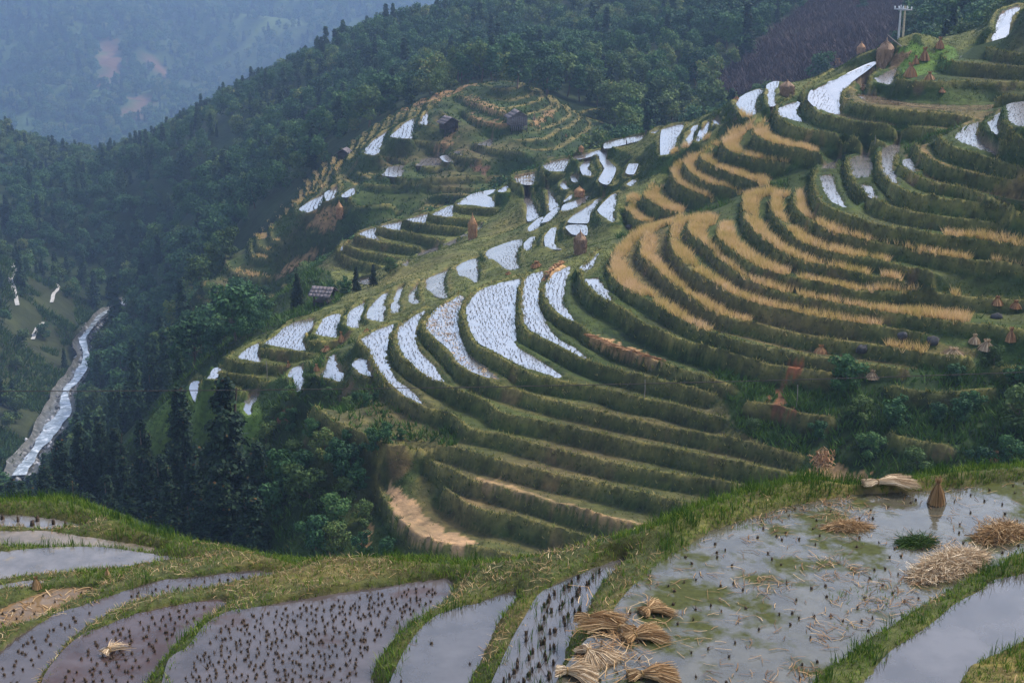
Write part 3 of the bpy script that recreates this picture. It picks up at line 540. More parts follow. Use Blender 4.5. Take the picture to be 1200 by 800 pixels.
def lay_water(T, wp, mat, name, grow=.22, dz=0.):
    q = wp.copy(); cen = q[:, :2].mean(0); d = normals(q); 
    area = .5 * np.sum(q[:, 0] * np.roll(q[:, 1], -1) - q[:, 1] * np.roll(q[:, 0], -1)); sgn = 1 if area > 0 else -1
    q[:, :2] += d * grow * sgn; q[:, 2] += dz
    me = bpy.data.meshes.new(name); me.from_pydata([tuple(p) for p in q], [], [list(range(len(q)))[::sgn]]); me.update(); me.materials.append(mat)
    return tag(obj(name, me), kind='structure')

hill = tag(obj('terraced_hillside', grid_mesh('terraced_hillside', HILL.X, HILL.Y, HILL.H, GROUND, paint(HILL, SOILBANDS, PATCHES))), kind='structure')
SPATCH = [([(537,110),(548,112),(575,124),(600,132),(598,136),(570,130),(550,120)], C_TAN * .6), ([(546,131),(560,138),(575,142),(598,143),(596,147),(570,145),(552,140)], C_TAN * .55), ([(620,150),(640,130),(648,125),(650,132),(632,146)], C_TAN * .5),
 ([(508,172),(520,165),(532,150),(537,153),(528,168),(512,178)], C_TAN * .5), ([(552,196),(572,193),(576,202),(556,203)], np.array((.1, .055, .04))), ([(360,262),(378,244),(393,242),(398,255),(390,268),(372,270)], C_TAN * .55), ([(320,325),(340,308),(375,290),(380,294),(350,313),(326,328)], C_TAN * .55),
 ([(450,130),(500,112),(560,92),(562,97),(510,118),(470,132)], C_TAN * .5)]
spur = tag(obj('spur_hillside', grid_mesh('spur_hillside', SPUR.X, SPUR.Y, SPUR.H, GROUND, paint(SPUR, (), SPATCH))), kind='structure')

# ------------------------------------------------------------------ paddies: water and stubble rows
W_FAR = mat_water('paddy_water', (.1, .085, .075), ior=7., ripple=.01, scale=2., gloss=.2)
W_MUD = mat_water('paddy_mud_water', (.12, .085, .055), ior=1.7, ripple=.015, scale=2., algae=((.13, .1, .06), .5, .5, .8))
stub_v = []
for T, pads in ((HILL, PADDY), (SPUR, CPADDY)):
    for i, ((ref, poly, nm), wp) in enumerate(zip(pads, T.pad)):
        mud = nm in ('brown', 'mud', 'straw')
        lay_water(T, wp, W_MUD if mud and nm != 'straw' else W_FAR, 'paddy_water', .25 if T is HILL else .3, -.03)
        if nm in ('bright', 'fan', 'hourglass'): continue
        # rows of cut rice standing in the water, following the long side of the field
        hgt = (.1 if (not isinstance(ref, str) or ref[0] == 'Q' or ref in ('P13', 'P14', 'P15', 'P16', 'P18', 'P19', 'P20')) else .16) if T is HILL else .2
        P = wp[:, :2]; c = P.mean(0); e, vec = np.linalg.eigh(np.cov((P - c).T)); ax = vec[:, 1]; ay = vec[:, 0]
        L = np.abs((P - c) @ ax).max(); B = np.abs((P - c) @ ay).max(); row = .46 if T is HILL else .9
        u, v = np.meshgrid(np.arange(-L, L, .28 if T is HILL else .6), np.arange(-B, B, row)); u = u + rng.uniform(-.16, .16, u.shape); v = v + rng.normal(0, .085, v.shape) + .35 * np.sin(u / 5 + i)
        x = c[0] + u * ax[0] + v * ay[0]; y = c[1] + u * ax[1] + v * ay[1]; ok = inside(wp, x, y); x, y = x[ok], y[ok]
        keep = (fbm(x, y, 4., 3, i) > -.38) & (rng.random(len(x)) < (.93 if hgt > .1 else .7) * rng.uniform(.72, 1)); x, y = x[keep], y[keep]
        A = np.c_[P - c, np.ones(len(P))]; k_ = np.linalg.lstsq(A, wp[:, 2], rcond=None)[0]; z = (x - c[0]) * k_[0] + (y - c[1]) * k_[1] + k_[2] - .06
        if len(x):
            V, Fc = blades(np.c_[x, y, z], 3, hgt, .055 if T is HILL else .14, .3, .06)
            o = obj('rice_stubble', mesh_np('rice_stubble', V, Fc, LUSH if nm == 'green' else STUB)); tag(o, 'dark rows of cut rice stubble standing in the paddy water', 'stubble', 'stubble rows in the far paddies', 'stuff')
        if nm == 'straw':
            P3 = scatter(T, (T.pid == i) * 1., 3.); P3[:, 2] += .1; V, Fc = blades(P3, 4, .1, .12, 5., .3); tag(obj('straw_litter', mesh_np('straw_litter', V, Fc, STRAW)), 'brown straw littering the terrace paddy left of the widest one', 'straw', kind='stuff')

# ripe rice, one stand for each terrace
def stand(T, k, x0, x1, depth, prob=None):
    m = (T.rid == T.names.index(k)) & (T.rd < depth) & (T.slope < .55) & (T.PX > x0) & (T.PX < x1) & ~T.wet
    z = RIM[k][0]; m &= (T.H > z - .5) & (T.H < z + 3.0)
    return m
LEAN = 0
for k, x0, x1, dep in RICE:
    m = stand(HILL, k, x0, x1, dep + (.9 if k[0] == 'Q' or k in ('P5', 'P6', 'P7', 'P8', 'P9', 'P10') else .5)); P = scatter(HILL, m * (fbm(HILL.X, HILL.Y, 2.5, 2, 31) > -.5), 16.)
    if len(P) < 5: continue
    hv = .68 + .22 * fbm(P[:, 0], P[:, 1], 3., 2, 8); V, Fc = blades(P, 8, hv, .05, .5, .17, seg=1)
    V2, F2 = blades(P[::3], 3, .4, .08, .3, .15)
    where = 'below the crest of the upper terraces' if k[0] == 'Q' else 'across the middle of the main terraced slope'
    o = obj('rice_crop', mesh_np('rice_crop', *cat((V, Fc)), RICEM)); tag(o, 'golden strip of ripe rice on a narrow terrace ' + where, 'rice', 'ripe rice terraces', 'stuff')
# gold arcs on the far spur
GOLD = [[(255,305),(267,297),(272,285),(297,272),(307,255),(322,242)], [(287,322),(270,314),(266,298)], [(317,324),(295,321)], [(317,294),(303,287),(302,275),(315,260),(322,255)], [(302,310),(288,306),(284,300)], [(310,302),(297,299),(294,290),(294,277)], [(319,279),(322,265),(329,252)], [(332,245),(340,232),(350,217),(360,207)], [(377,212),(380,202),(387,190),(397,184)], [(342,238),(350,228),(368,208)]]
gm = inside([(252,312),(262,292),(297,262),(330,232),(360,202),(398,178),(402,192),(385,212),(352,250),(332,262),(335,300),(322,330),(285,326)], SPUR.PX, SPUR.PY) & (SPUR.slope < .5) & ~SPUR.wet
gp = scatter(SPUR, gm * (fbm(SPUR.X, SPUR.Y, 7., 3, 77) > -.05), 3.6)
tag(obj('rice_crop', mesh_np('rice_crop', *blades(gp, 4, .6, .2, .4, .25), RICEM)), 'golden arcs of ripe rice at the left end of the far spur', 'rice', kind='stuff')

# grass on the banks, dry grass on the rims, herbs on the wild slopes
def vis_px(T, m=40): return (T.PX > -m) & (T.PX < 1200 + m) & (T.PY > -m) & (T.PY < 720)
BARE = np.zeros(HILL.H.shape, bool)
for poly, cc in PATCHES:
    if cc[0] > cc[1] * 1.3: BARE |= inside(poly, HILL.PX + 7 * fbm(HILL.X, HILL.Y, .9, 3, 5), HILL.PY + 7 * fbm(HILL.X, HILL.Y, .9, 3, 6)) & (HILL.PF > 60)
vp = vis_px(HILL) * ~HILL.wet * (1 - .9 * BARE)
ONRIDGE = inside(RIDGEPX, HILL.PX, HILL.PY) & (HILL.PF > 130)
OPEN = inside(GREENS, HILL.PX, HILL.PY) & (HILL.PF < 215); LR = inside(LOWRIGHT, HILL.PX, HILL.PY) & (HILL.PF < 140) & (HILL.rd > .5)
GULLY = inside([(300,462),(365,470),(420,442),(445,440),(475,470),(545,500),(535,522),(480,520),(440,512),(380,500)], HILL.PX, HILL.PY) & (HILL.PF < 160)
P = scatter(HILL, vp * HILL.bank * (1 - .85 * (fbm(HILL.X, HILL.Y, 3.2, 3, 24) > .5)) * (1 - .6 * (inside(BROWNPX, HILL.PX, HILL.PY) & (HILL.PF < 160))) * (.45 + .8 * (fbm(HILL.X, HILL.Y, 4., 3, 41) > -.35)), 11.)
tag(obj('bank_grass', mesh_np('bank_grass', *blades(P, 3, .23, .075, .8, .25), GRASS)), 'rough green grass covering the banks between the terraces', 'grass', kind='stuff')
P = scatter(HILL, vp * (HILL.rd < .32) * (1 - .35 * HILL.bank), 9.)
tag(obj('rim_grass', mesh_np('rim_grass', *blades(P, 3, .26, .1, .6, .18), mat_leaf('rim_grass', [(0, (.07, .1, .018)), (.45, (.17, .17, .045)), (.8, (.27, .21, .08)), (1, (.38, .29, .14))], .15, False, patch=.3))), 'short dry grass along the terrace rims', 'grass', kind='stuff')
P = scatter(HILL, vp * np.maximum(HILL.wild * ~ONRIDGE * ~OPEN, np.maximum(GULLY * .8, LR)) * (1 - HILL.bank * .6) * (HILL.PY > 150) * (.3 + (fbm(HILL.X, HILL.Y, 6., 3, 43) > -.1)) * (1 + .8 * (HILL.PX > 850)), 3.2)
tag(obj('slope_herbs', mesh_np('slope_herbs', *blades(P, 4, .6, .17, .8, .35), LUSH)), 'tall weeds and ferns over the unterraced lower slope', 'weeds', kind='stuff')
vp2 = vis_px(SPUR) * ~SPUR.wet * (1 - .8 * gm)
P = scatter(SPUR, vp2 * (.3 + SPUR.bank), 2.2)
tag(obj('spur_grass', mesh_np('spur_grass', *blades(P, 3, .45, .2, .6, .3), GRASS)), 'grass over the banks of the spur with the huts', 'grass', kind='stuff')
P = scatter(HILL, vp * (HILL.slope < .6) * (.35 + ONRIDGE * .6) * (fbm(HILL.X, HILL.Y, 3., 2, 45) > -.4), 7.)
tag(obj('terrace_grass', mesh_np('terrace_grass', *blades(P, 3, .16, .06, .8, .2), mat_leaf('terrace_grass', [(0, (.03, .06, .01)), (.45, (.065, .092, .02)), (.8, (.1, .105, .03)), (1, (.17, .14, .055))], .15, False, patch=.25))), 'short mixed grass on the terrace treads and the ridge', 'grass', kind='stuff')
# ------------------------------------------------------------------ the valley, the river and the far mountains
vx = np.arange(-440, 360, 4.); vy = np.arange(40, 900, 4.); VX, VY = np.meshgrid(vx, vy); VB = BASE(VX, VY)
farfade = np.clip((VY - 240) / 200, 0, 1)
VB = VB + farfade * (5 * fbm(VX, VY, 90., 4, 51)) * np.clip(np.abs(VB + 124) / 25, 0, 1)
inH = (VX > -58) & (VX < 70) & (VY > 82) & (VY < 224); inS = (VX > -72) & (VX < 18) & (VY > 246) & (VY < 330)
V0 = VB.copy(); VB = VB - 3. * inH - 5. * inS
edge_low = np.clip((84 - VY) / 44, 0, 1); VB = np.where(VY < 84, np.minimum(VB, BASE(VX, np.full(VX.shape, 84.)) - 1 + 22 * edge_low), VB)
def val_z(x, y): return bil(np.asarray(x, float), np.asarray(y, float), V0, vx[0], vy[0], 4.)
def ground_z(x, y):
    x = np.asarray(x, float); y = np.asarray(y, float); z = val_z(x, y)
    h = (x > -61) & (x < 73) & (y > 79) & (y < 227); z = np.where(h, HILL.z(x, y), z)
    s_ = (x > -77) & (x < 23) & (y > 241) & (y < 335); return np.where(s_, SPUR.z(x, y), z)
VPX, VPY, VPF = to_px(np.stack([VX, VY, VB], -1))
PURPLE = [(830,108),(845,85),(880,62),(900,40),(935,15),(960,-20),(1075,-20),(1062,20),(1040,55),(1000,80),(900,110),(850,118)]
BANKL = [(-80,300),(0,300),(30,318),(85,345),(112,365),(100,400),(90,440),(40,530),(0,560),(-80,560)]
vc = np.empty(VB.shape + (3,)); vc[...] = (.018, .032, .012); vn = fbm(VX, VY, 30., 4, 52)[..., None]
vc = vc * (1 + .5 * vn)
m = inside(PURPLE, VPX, VPY) & (VY < 470) & (VY > 290); vc[m] = np.array((.045, .028, .032)) * (1 + .5 * vn[m])
m = inside(BANKL, VPX, VPY) & (VY > 290) & (VY < 470); vc[m] = np.array((.022, .028, .011)) * (1 + .9 * vn[m])
m = (VY < 240) & (VX < 30); vc[m] = C_WILD * (1 + .5 * vn[m])
tag(obj('valley', grid_mesh('valley', VX, VY, VB, FARG, np.clip(vc, .004, 1))), kind='structure')
# river: a shallow stony stream bed with broken white water
rp = smooth_line(RIVER, 8); rw = at_z(rp[:, 0], rp[:, 1], np.full(len(rp), -122.6)); rn = normals(rw); half = np.interp(np.arange(len(rw)), [0, 14, 30, 50, 70, 88], [2.4, 2.0, 1.5, 2.5, 3.1, 3.1])
uu = np.linspace(-1, 1, 13); RV = rw[:, None, :] + np.concatenate([rn[:, None, :] * (uu[None, :, None] * (half * (1.2 + .75 * fbm(rw[:, 0], rw[:, 1], 14, 3, 3)))[:, None, None]), np.zeros((len(rw), 13, 1))], -1)
RV[..., 2] += .5 * fbm(RV[..., 0], RV[..., 1], 4, 3, 61) + 1.4 * np.abs(uu[None, :]) ** 3
m_, t = new_mat('river_stones'); b_ = nd(t, 'ShaderNodeBsdfPrincipled', i_Roughness=.5); n_ = noise_val(t, .9, 8)
t.links.new(ramp(t, n_, [(.38, (.025, .028, .02)), (.55, (.08, .078, .07)), (.72, (.2, .2, .2))]), b_.inputs['Base Color']); out(t, b_.outputs[0])
tag(obj('river_bed', grid_mesh('river_bed', RV[..., 0], RV[..., 1], RV[..., 2], m_)), kind='structure')
fm, t = new_mat('white_water'); b_ = nd(t, 'ShaderNodeBsdfPrincipled', i_Roughness=.12); n_ = noise_val(t, .45, 7, rough=.7)
t.links.new(ramp(t, n_, [(.4, (.1, .12, .13)), (.54, (.24, .27, .3)), (.66, (.62, .64, .68))]), b_.inputs['Base Color']); out(t, b_.outputs[0])
cw = rw + np.c_[rn * (half * .9 * fbm(rw[:, 0], rw[:, 1], 17, 3, 8))[:, None], np.zeros(len(rw))]; hw = half * (.5 + .35 * fbm(rw[:, 0], rw[:, 1], 9, 3, 12)); u5 = np.linspace(-1, 1, 7)
WV = cw[:, None, :] + np.concatenate([rn[:, None, :] * (u5[None, :, None] * hw[:, None, None]), np.zeros((len(rw), 7, 1))], -1); WV[..., 2] += .75 + .12 * fbm(WV[..., 0], WV[..., 1], 1.5, 3, 62)
tag(obj('river', grid_mesh('river', WV[..., 0], WV[..., 1], WV[..., 2], fm)), kind='structure')
for pth, pw in (([(12,308),(18,318),(12,328),(16,342),(20,360)], .8), ([(60,330),(68,338),(63,346),(60,356)], .7), ([(38,400),(44,388),(52,380)], .7)):
    q = smooth_line(pth, 6); pp = np.array([march(a_, b_, 250.) for a_, b_ in q]); pp[:, 2] = val_z(pp[:, 0], pp[:, 1]) + .35; u3 = np.linspace(-1, 1, 3); nn_ = normals(pp)
    PV = pp[:, None, :] + np.concatenate([nn_[:, None, :] * (u3[None, :, None] * pw), np.zeros((len(pp), 3, 1))], -1)
    tag(obj('footpath', grid_mesh('footpath', PV[..., 0], PV[..., 1], PV[..., 2], mat_plain('pale_path', [(.3, (.25, .24, .23)), (.7, (.45, .44, .43))], 1.))), kind='structure')
k_ = 900; ii = rng.integers(0, len(rw), k_); uu_ = rng.uniform(-1.1, 1.1, k_); sp = rw[ii] + np.c_[rn[ii] * (uu_ * half[ii])[:, None], np.zeros(k_)] + np.c_[rng.normal(0, .8, (k_, 2)), np.zeros(k_)]
sr = rng.uniform(.25, 1.05, k_)[:, None, None] * rng.uniform(.6, 1.3, (k_, 6, 1)); oc = np.array([(1, 0, 0), (0, 1, 0), (-1, 0, 0), (0, -1, 0), (0, 0, .8), (0, 0, -.8)])
SV = (sp[:, None, :] + oc[None] * sr).reshape(-1, 3); SF = (6 * np.arange(k_)[:, None, None] + np.array([(0, 1, 4), (1, 2, 4), (2, 3, 4), (3, 0, 4), (1, 0, 5), (2, 1, 5), (3, 2, 5), (0, 3, 5)])[None]).reshape(-1, 3)
tag(obj('river_stones', mesh_np('river_stones', SV, SF, mat_leaf('stones', [(0, (.05, .05, .05)), (.6, (.18, .18, .19)), (1, (.4, .4, .42))], 0, False))), 'grey stones strewn along the stream bed', 'stones', kind='stuff')
# far mountain side
MTN = [(0,0,1550),(200,0,1500),(400,0,1480),(560,0,1600),(0,100,1180),(130,90,1230),(250,60,1320),(360,60,1340),(60,165,1040),(110,200,960),(200,115,1180),(0,190,980),(-150,100,1150),(-150,0,1500),(0,-120,1950),(300,-110,1950),(620,-90,2000),(900,-60,1800),(1300,-60,1800),(-250,-110,1900),(700,60,1350),(1000,60,1300),(1300,60,1300),(300,160,1000),(600,160,1000),(-200,230,950),
 (140,40,1370),(190,60,1290),(90,60,1270),(300,25,1430),(340,40,1380),(470,20,1500)]
mp_ = np.array([at_d(a_, b_, 1.4 * c_) for a_, b_, c_ in MTN]); MB = TPS(mp_[:, :2], mp_[:, 2], .0002)
mx = np.arange(-1250, 1250, 16.); my = np.arange(890, 3000, 16.); MX, MY = np.meshgrid(mx, my)
ridge = 1 - np.abs(fbm(MX, MY + .4 * MX, 330, 5, 71)) * 2
MZ = MB(MX, MY) + 75 * ridge * np.clip((MY - 1250) / 350, 0, 1) - 45
MPX, MPY, _ = to_px(np.stack([MX, MY, MZ], -1)); mn = fbm(MX, MY, 210, 4, 73)[..., None]
mc = np.array((.03, .055, .018)) * (1 + .8 * mn) * np.ones(MZ.shape + (1,)); grassy = np.clip(fbm(MX, MY, 320, 4, 75) * 2.2, 0, 1)[..., None]; mc = mc * (1 - grassy) + grassy * np.array((.075, .105, .03))
for poly in ([(113,100),(116,55),(130,48),(142,55),(143,85),(130,100),(120,104)], [(150,60),(165,58),(185,66),(198,85),(196,96),(180,84),(165,70)], [(135,135),(150,118),(175,110),(180,120),(165,135),(150,142)]):
    m = inside(poly, MPX + 9 * fbm(MX, MY, 60, 3, 5), MPY + 9 * fbm(MX, MY, 60, 3, 6)); mc[m] = np.array((.085, .05, .036)) * (1 + .5 * mn[m])
tag(obj('far_mountain', grid_mesh('far_mountain', MX, MY, MZ, mat_ground('mountain_ground', .018, bumpd=2.), np.clip(mc, .004, 1))), kind='structure')
def mtn_z(x, y): return bil(np.asarray(x, float), np.asarray(y, float), MZ, mx[0], my[0], 16.)

# ------------------------------------------------------------------ trees
def cards(C, size, outward=None, flat=0.):            # leaf clumps: small bent quads
    N = len(C); n = rng.normal(size=(N, 3)); n[:, 2] = np.abs(n[:, 2]) * (1 - flat) + flat
    if outward is not None: n += outward * 1.1
    n /= np.linalg.norm(n, axis=1)[:, None]; a = np.cross(n, rng.normal(size=(N, 3))); a /= np.linalg.norm(a, axis=1)[:, None] + 1e-9; b = np.cross(n, a)
    s = (size * rng.uniform(.55, 1.35, N))[:, None]; k = .28 * s
    V = np.stack([C - a * s * .5 - b * s * .22, C + a * s * .05 - b * s * .42 + n * k * .5, C + a * s * .55 + b * s * .1, C - a * s * .05 + b * s * .45 + n * k * .4], 1).reshape(-1, 3)
    return V, np.arange(4 * N).reshape(-1, 4)
def crown_broad(seed, n, size, hgt=1., wid=.42, lo=.22):   # unit tall tree
    r = np.random.default_rng(seed); C = []; O = []
    lobes = []
    for i in range(11):
        a = r.uniform(0, 6.28); q = r.uniform(.05, 1) ** .6; zz = r.uniform(lo + .1, .92); rad = wid * (1 - ((zz - .5) / .62) ** 2) ** .5 if abs(zz - .5) < .6 else wid * .3
        lobes.append((np.array([math.cos(a) * rad * q * .75, math.sin(a) * rad * q * .75, zz]), r.uniform(.11, .2)))
    lobes.append((np.array([0, 0, .62]), .24)); lobes.append((np.array([r.normal() * .05, r.normal() * .05, .86]), .13))
    tot = sum(b * b for _, b in lobes)
    for c, b in lobes:
        k = int(n * b * b / tot); d = r.normal(size=(k, 3)); d /= np.linalg.norm(d, axis=1)[:, None]; rr = b * r.uniform(.55, 1.08, k)[:, None]
        C.append(c + d * rr * np.array([1, 1, .85])); O.append(d)
    return cards(np.vstack(C), size, np.vstack(O))
def crown_conifer(seed, n, size, wid=.2):
    r = np.random.default_rng(seed); C = []; O = []; lv = 22
    for i in range(lv):
        z0 = .1 + .88 * i / lv; rad = wid * (1 - z0) ** .8 * r.uniform(.75, 1.15) + .012; nb = max(4, int(9 * (1 - z0) + 4))
        for j in range(nb):
            a = r.uniform(0, 6.28); L = rad * r.uniform(.6, 1.15); k = max(3, int(n / lv / nb * (1.5 - z0)))
            q = r.uniform(.15, 1, k) ** .7; ww = .022 * (1 - q * .4)
            x = np.cos(a) * L * q + r.normal(size=k) * ww; y = np.sin(a) * L * q + r.normal(size=k) * ww; z = z0 + .05 - .11 * q * (L / wid) + r.normal(size=k) * .013
            C.append(np.c_[x, y, z]); O.append(np.c_[np.cos(a) * np.ones(k) * .6, np.sin(a) * np.ones(k) * .6, .7 * np.ones(k)])
    return cards(np.vstack(C), size, np.vstack(O))
def tube(path, rad, n=6):
    path = np.asarray(path, float); rad = np.broadcast_to(rad, (len(path),)); a = np.arange(n) * 2 * np.pi / n; V = []
    d = np.gradient(path, axis=0); d /= np.linalg.norm(d, axis=1)[:, None] + 1e-9
    ref = np.array([1., 0, 0]) if abs(d[0][0]) < .8 else np.array([0, 1., 0])
    for p, t_, r in zip(path, d, rad):
        u = np.cross(t_, ref); u /= np.linalg.norm(u); v = np.cross(t_, u); V.append(p + r * (np.cos(a)[:, None] * u + np.sin(a)[:, None] * v))
    V = np.vstack(V); i = np.arange(n); f = []
    for k in range(len(path) - 1): f.append(np.c_[k * n + i, k * n + (i + 1) % n, (k + 1) * n + (i + 1) % n, (k + 1) * n + i])
    return V, np.vstack(f)
def trunk(seed, h, r0, limbs=5):
    r = np.random.default_rng(seed); z = np.linspace(-.05, h, 6); parts = [tube(np.c_[.015 * np.cumsum(r.normal(size=6)), .015 * np.cumsum(r.normal(size=6)), z], r0 * np.linspace(1, .35, 6))]
    for i in range(limbs):
        z0 = r.uniform(.25, h * .9); a = r.uniform(0, 6.28); L = r.uniform(.12, .28); q = np.linspace(0, 1, 4); parts.append(tube(np.c_[np.cos(a) * L * q, np.sin(a) * L * q, z0 + .6 * L * q], r0 * .4 * (1 - .7 * q), 5))
    return cat(*parts)
LEAFB = [mat_leaf('leaves_green', [(0, (.014, .04, .015)), (.4, (.034, .088, .03)), (.75, (.055, .115, .034)), (1, (.1, .155, .045))], .2), mat_leaf('leaves_dark', [(0, (.01, .03, .014)), (.5, (.025, .068, .026)), (1, (.055, .12, .042))], .15),
         mat_leaf('leaves_olive', [(0, (.022, .042, .013)), (.45, (.058, .1, .028)), (.8, (.1, .145, .04)), (1, (.19, .16, .05))], .2)]
LEAFC = mat_leaf('needles', [(0, (.007, .02, .009)), (.5, (.017, .042, .016)), (.9, (.036, .07, .025)), (1, (.06, .09, .03))], .1)
CEDARM = mat_leaf('cedar_needles', [(0, (.004, .012, .007)), (.5, (.009, .025, .012)), (.93, (.02, .042, .018)), (.98, (.03, .05, .02)), (1, (.1, .05, .012))], .05, False)
BARK = mat_plain('bark', [(.3, (.05, .035, .025)), (.7, (.12, .09, .065))], 6)
PROTO = []
for i in range(6):
    v, f = crown_broad(100 + i, 1150, .062, wid=(.36, .44, .5, .33, .47, .4)[i], lo=(.2, .15, .1, .25, .12, .18)[i]); PROTO.append((mesh_np('crown', v, f, LEAFB[i % 3]), mesh_np('trunk', *trunk(200 + i, .62, .025), BARK), 'broad'))
for i in range(3):
    v, f = crown_conifer(300 + i, 1500, .06, wid=(.2, .24, .17)[i]); PROTO.append((mesh_np('crown', v, f, LEAFC), mesh_np('trunk', *trunk(310 + i, .93, .016, 0), BARK), 'conifer'))
for i in range(3):                                     # nearer and finer
    v, f = crown_broad(400 + i, 1500, .07, wid=(.5, .58, .46)[i], lo=.02); PROTO.append((mesh_np('crown', v, f, LEAFB[(0, 2, 1)[i]]), mesh_np('trunk', *trunk(410 + i, .6, .02, 7), BARK), 'bush'))
for i in range(3):
    v, f = crown_conifer(500 + i, 9000, .027, wid=(.23, .26, .21)[i]); PROTO.append((mesh_np('crown', v, f, CEDARM), mesh_np('trunk', *trunk(510 + i, .93, .016, 0), BARK), 'cedar'))
def tree(name, k, p, h, label, group=None, cat_='tree', wide=1.):
    e = obj(name, None, loc=p, rz=rng.uniform(0, 6.28)); e.scale = (h * wide, h * wide, h); e.empty_display_size = .1
    obj('crown', PROTO[k][0], e); obj('trunk', PROTO[k][1], e); return tag(e, label, cat_, group)

# the stand of cedars below the paddies on the left: (px of the foot, px of the tip, distance)
def foot(px, D): p = at_d(px, 400., D); return np.array([p[0], p[1], float(ground_z(p[0], p[1]))])
def nth(n): return 'first second third fourth fifth sixth seventh eighth ninth tenth eleventh twelfth'.split()[n] if n < 12 else '%dth' % (n + 1)
CEDAR = [(217,457,580,5),(273,451,632,6.2),(175,497,612,4.4),(100,500,590,4.2),(78,520,604,4.6),(262,550,662,5.2),(123,497,572,4),(140,505,580,4),(197,536,640,4.2),(232,545,650,4.2),(158,570,650,4.4),(130,560,640,4.2),(205,570,668,4.2),(20,565,630,4.2),(183,592,680,4),(108,580,655,4.2),(238,590,690,4.4),(298,572,660,4.4),(58,548,620,4.2),(42,575,640,4),(305,522,600,3.6),(150,538,620,4.2),(88,560,640,4)]
for i, (px, py, pb, w_) in enumerate(CEDAR):
    p = march(px, pb, 88., 330.); p[2] = float(ground_z(p[0], p[1])); h = float(np.clip(at_d(px, py, p[1])[2] - p[2], 6, 21)) / .97
    lab = {0: 'slim dark cedar rising in front of the small leftmost paddies', 1: 'tallest and broadest dark cedar of the stand, right of the slim one', 4: 'dark cedar nearest the river with its top against the stream bed'}.get(i, 'dark cedar, %s from the left in the stand below the left paddies' % nth(sum(c_[0] < px for c_ in CEDAR)))
    tree('cedar_tree', 12 + i % 3, p, h, lab, 'cedars below the left paddies', wide=float(np.clip(w_ / h / .42, .75, 1.5)))
BUSH = [(330,560,4.2),(362,592,4),(400,560,3.6),(392,622,4),(312,528,3.4),(397,536,3),(438,552,2.6),(380,516,2.8),(322,602,4),(420,578,3),(428,606,2.4),(358,545,3.2),(340,505,2.8),(405,592,2.6),(370,650,4),(425,640,2.4),(350,575,3.5),(415,545,2.6),(455,545,2),(392,640,3),(455,650,2.2),(385,474,1.6),(405,484,1.7),(430,494,1.6),(452,503,1.5),(362,470,1.8),(418,470,1.4),(338,478,1.8),(320,500,2.4),(440,478,1.3),(470,512,1.3),(345,520,2.6),(405,510,1.8),(365,498,2.2)]
for i, (px, py, h) in enumerate(BUSH):
    p = march(px, py, 85., 260.); p[2] = float(ground_z(p[0], p[1])) - .1
    tree('bush', 9 + i % 3, p, h * .85, 'leafy bush, %s from the right in the gully thicket beside the cedars' % nth(sum(c_[0] > px or (c_[0] == px and c_[1] > py) for c_ in BUSH)), 'bushes on the gully slope', 'bush')
RB = [(990,462,3.2,'round dark shrub below the bare red earth, centre right'),(1192,492,3.4,'dark shrub at the right edge above the near pond'),(1128,500,2.2,None),(1050,500,2.4,None),(1075,540,2.0,None),(1150,545,2.2,None),(1020,535,2.2,None),(1165,420,1.7,None),(1120,440,1.6,None),(1140,478,2.0,None),(1010,505,1.8,None),(960,505,1.7,None),(1195,440,2.2,None),(880,500,1.3,None),(1100,505,1.8,None),(1180,540,2.4,None)]
for i, (px, py, h, lab) in enumerate(RB):
    p = march(px, py, 80., 200.); p[2] = float(ground_z(p[0], p[1])) - .15
    tree('shrub', 9 + i % 3, p, h, lab or 'low shrub, %s from the right on the overgrown slope behind the pond' % nth(sum(c_[0] > px for c_ in RB)), None if lab else 'shrubs on the overgrown slope', 'shrub', 1.15)
MID = [(350,372,178,5.2,13,'small dark cedar left of the roofed shed'),(418,346,180,3.4,12,'small cedar between the two little paddies below the spur'),(438,340,181,3,13,'small cedar at the right of the little paddies'),(405,345,182,2.4,9,'yellowish green bush above the roofed shed'),(390,346,182,2.2,11,'bush close above the roof of the shed'),(458,322,188,2.2,10,'purplish bush below the stepped paddies'),(1035,58,198,1.8,9,'small bush beside the hay stooks on the green field')]
for px, py, D, h, k, lab in MID:
    p = at_d(px, py, D); p[2] = float(ground_z(p[0], p[1])) - .1; tree('bush' if k < 12 else 'cedar_tree', k, p, h, lab, None, 'bush' if k < 12 else 'tree')

# the woods: candidates over the valley sides, kept where the photograph can see them
def seen(p, clear=3.):                               # is the line of sight from the camera to p free of ground
    t_ = np.linspace(.12, .985, 70)[:, None]; x = p[:, 0] * t_; y = p[:, 1] * t_; z = p[:, 2] * t_
    hid = ((z + clear) < np.where(y > 80, ground_z(x, y), -1e9)).any(0); return ~hid
def candidates(n, x0, x1, y0, y1):
    x = rng.uniform(x0, x1, n); y = rng.uniform(y0, y1, n); return np.c_[x, y, ground_z(x, y)]
Wd = candidates(26000, -420, 340, 165, 820)
qx, qy, _ = to_px(Wd); inHill = (Wd[:, 0] > -60) & (Wd[:, 0] < 72) & (Wd[:, 1] < 226); 
rivd = seg_dist(rw, Wd[:, 0], Wd[:, 1])[0]
ok = (qx > -60) & (qx < 1260) & (qy > -60) & (qy < 640) & (rivd > 5)
hillforest = inHill & (inside([(130,560),(100,480),(170,400),(250,330),(330,300),(345,330),(330,360),(300,392),(250,425),(225,440),(190,470),(150,520)], qx, qy))
ok &= ~inHill | hillforest
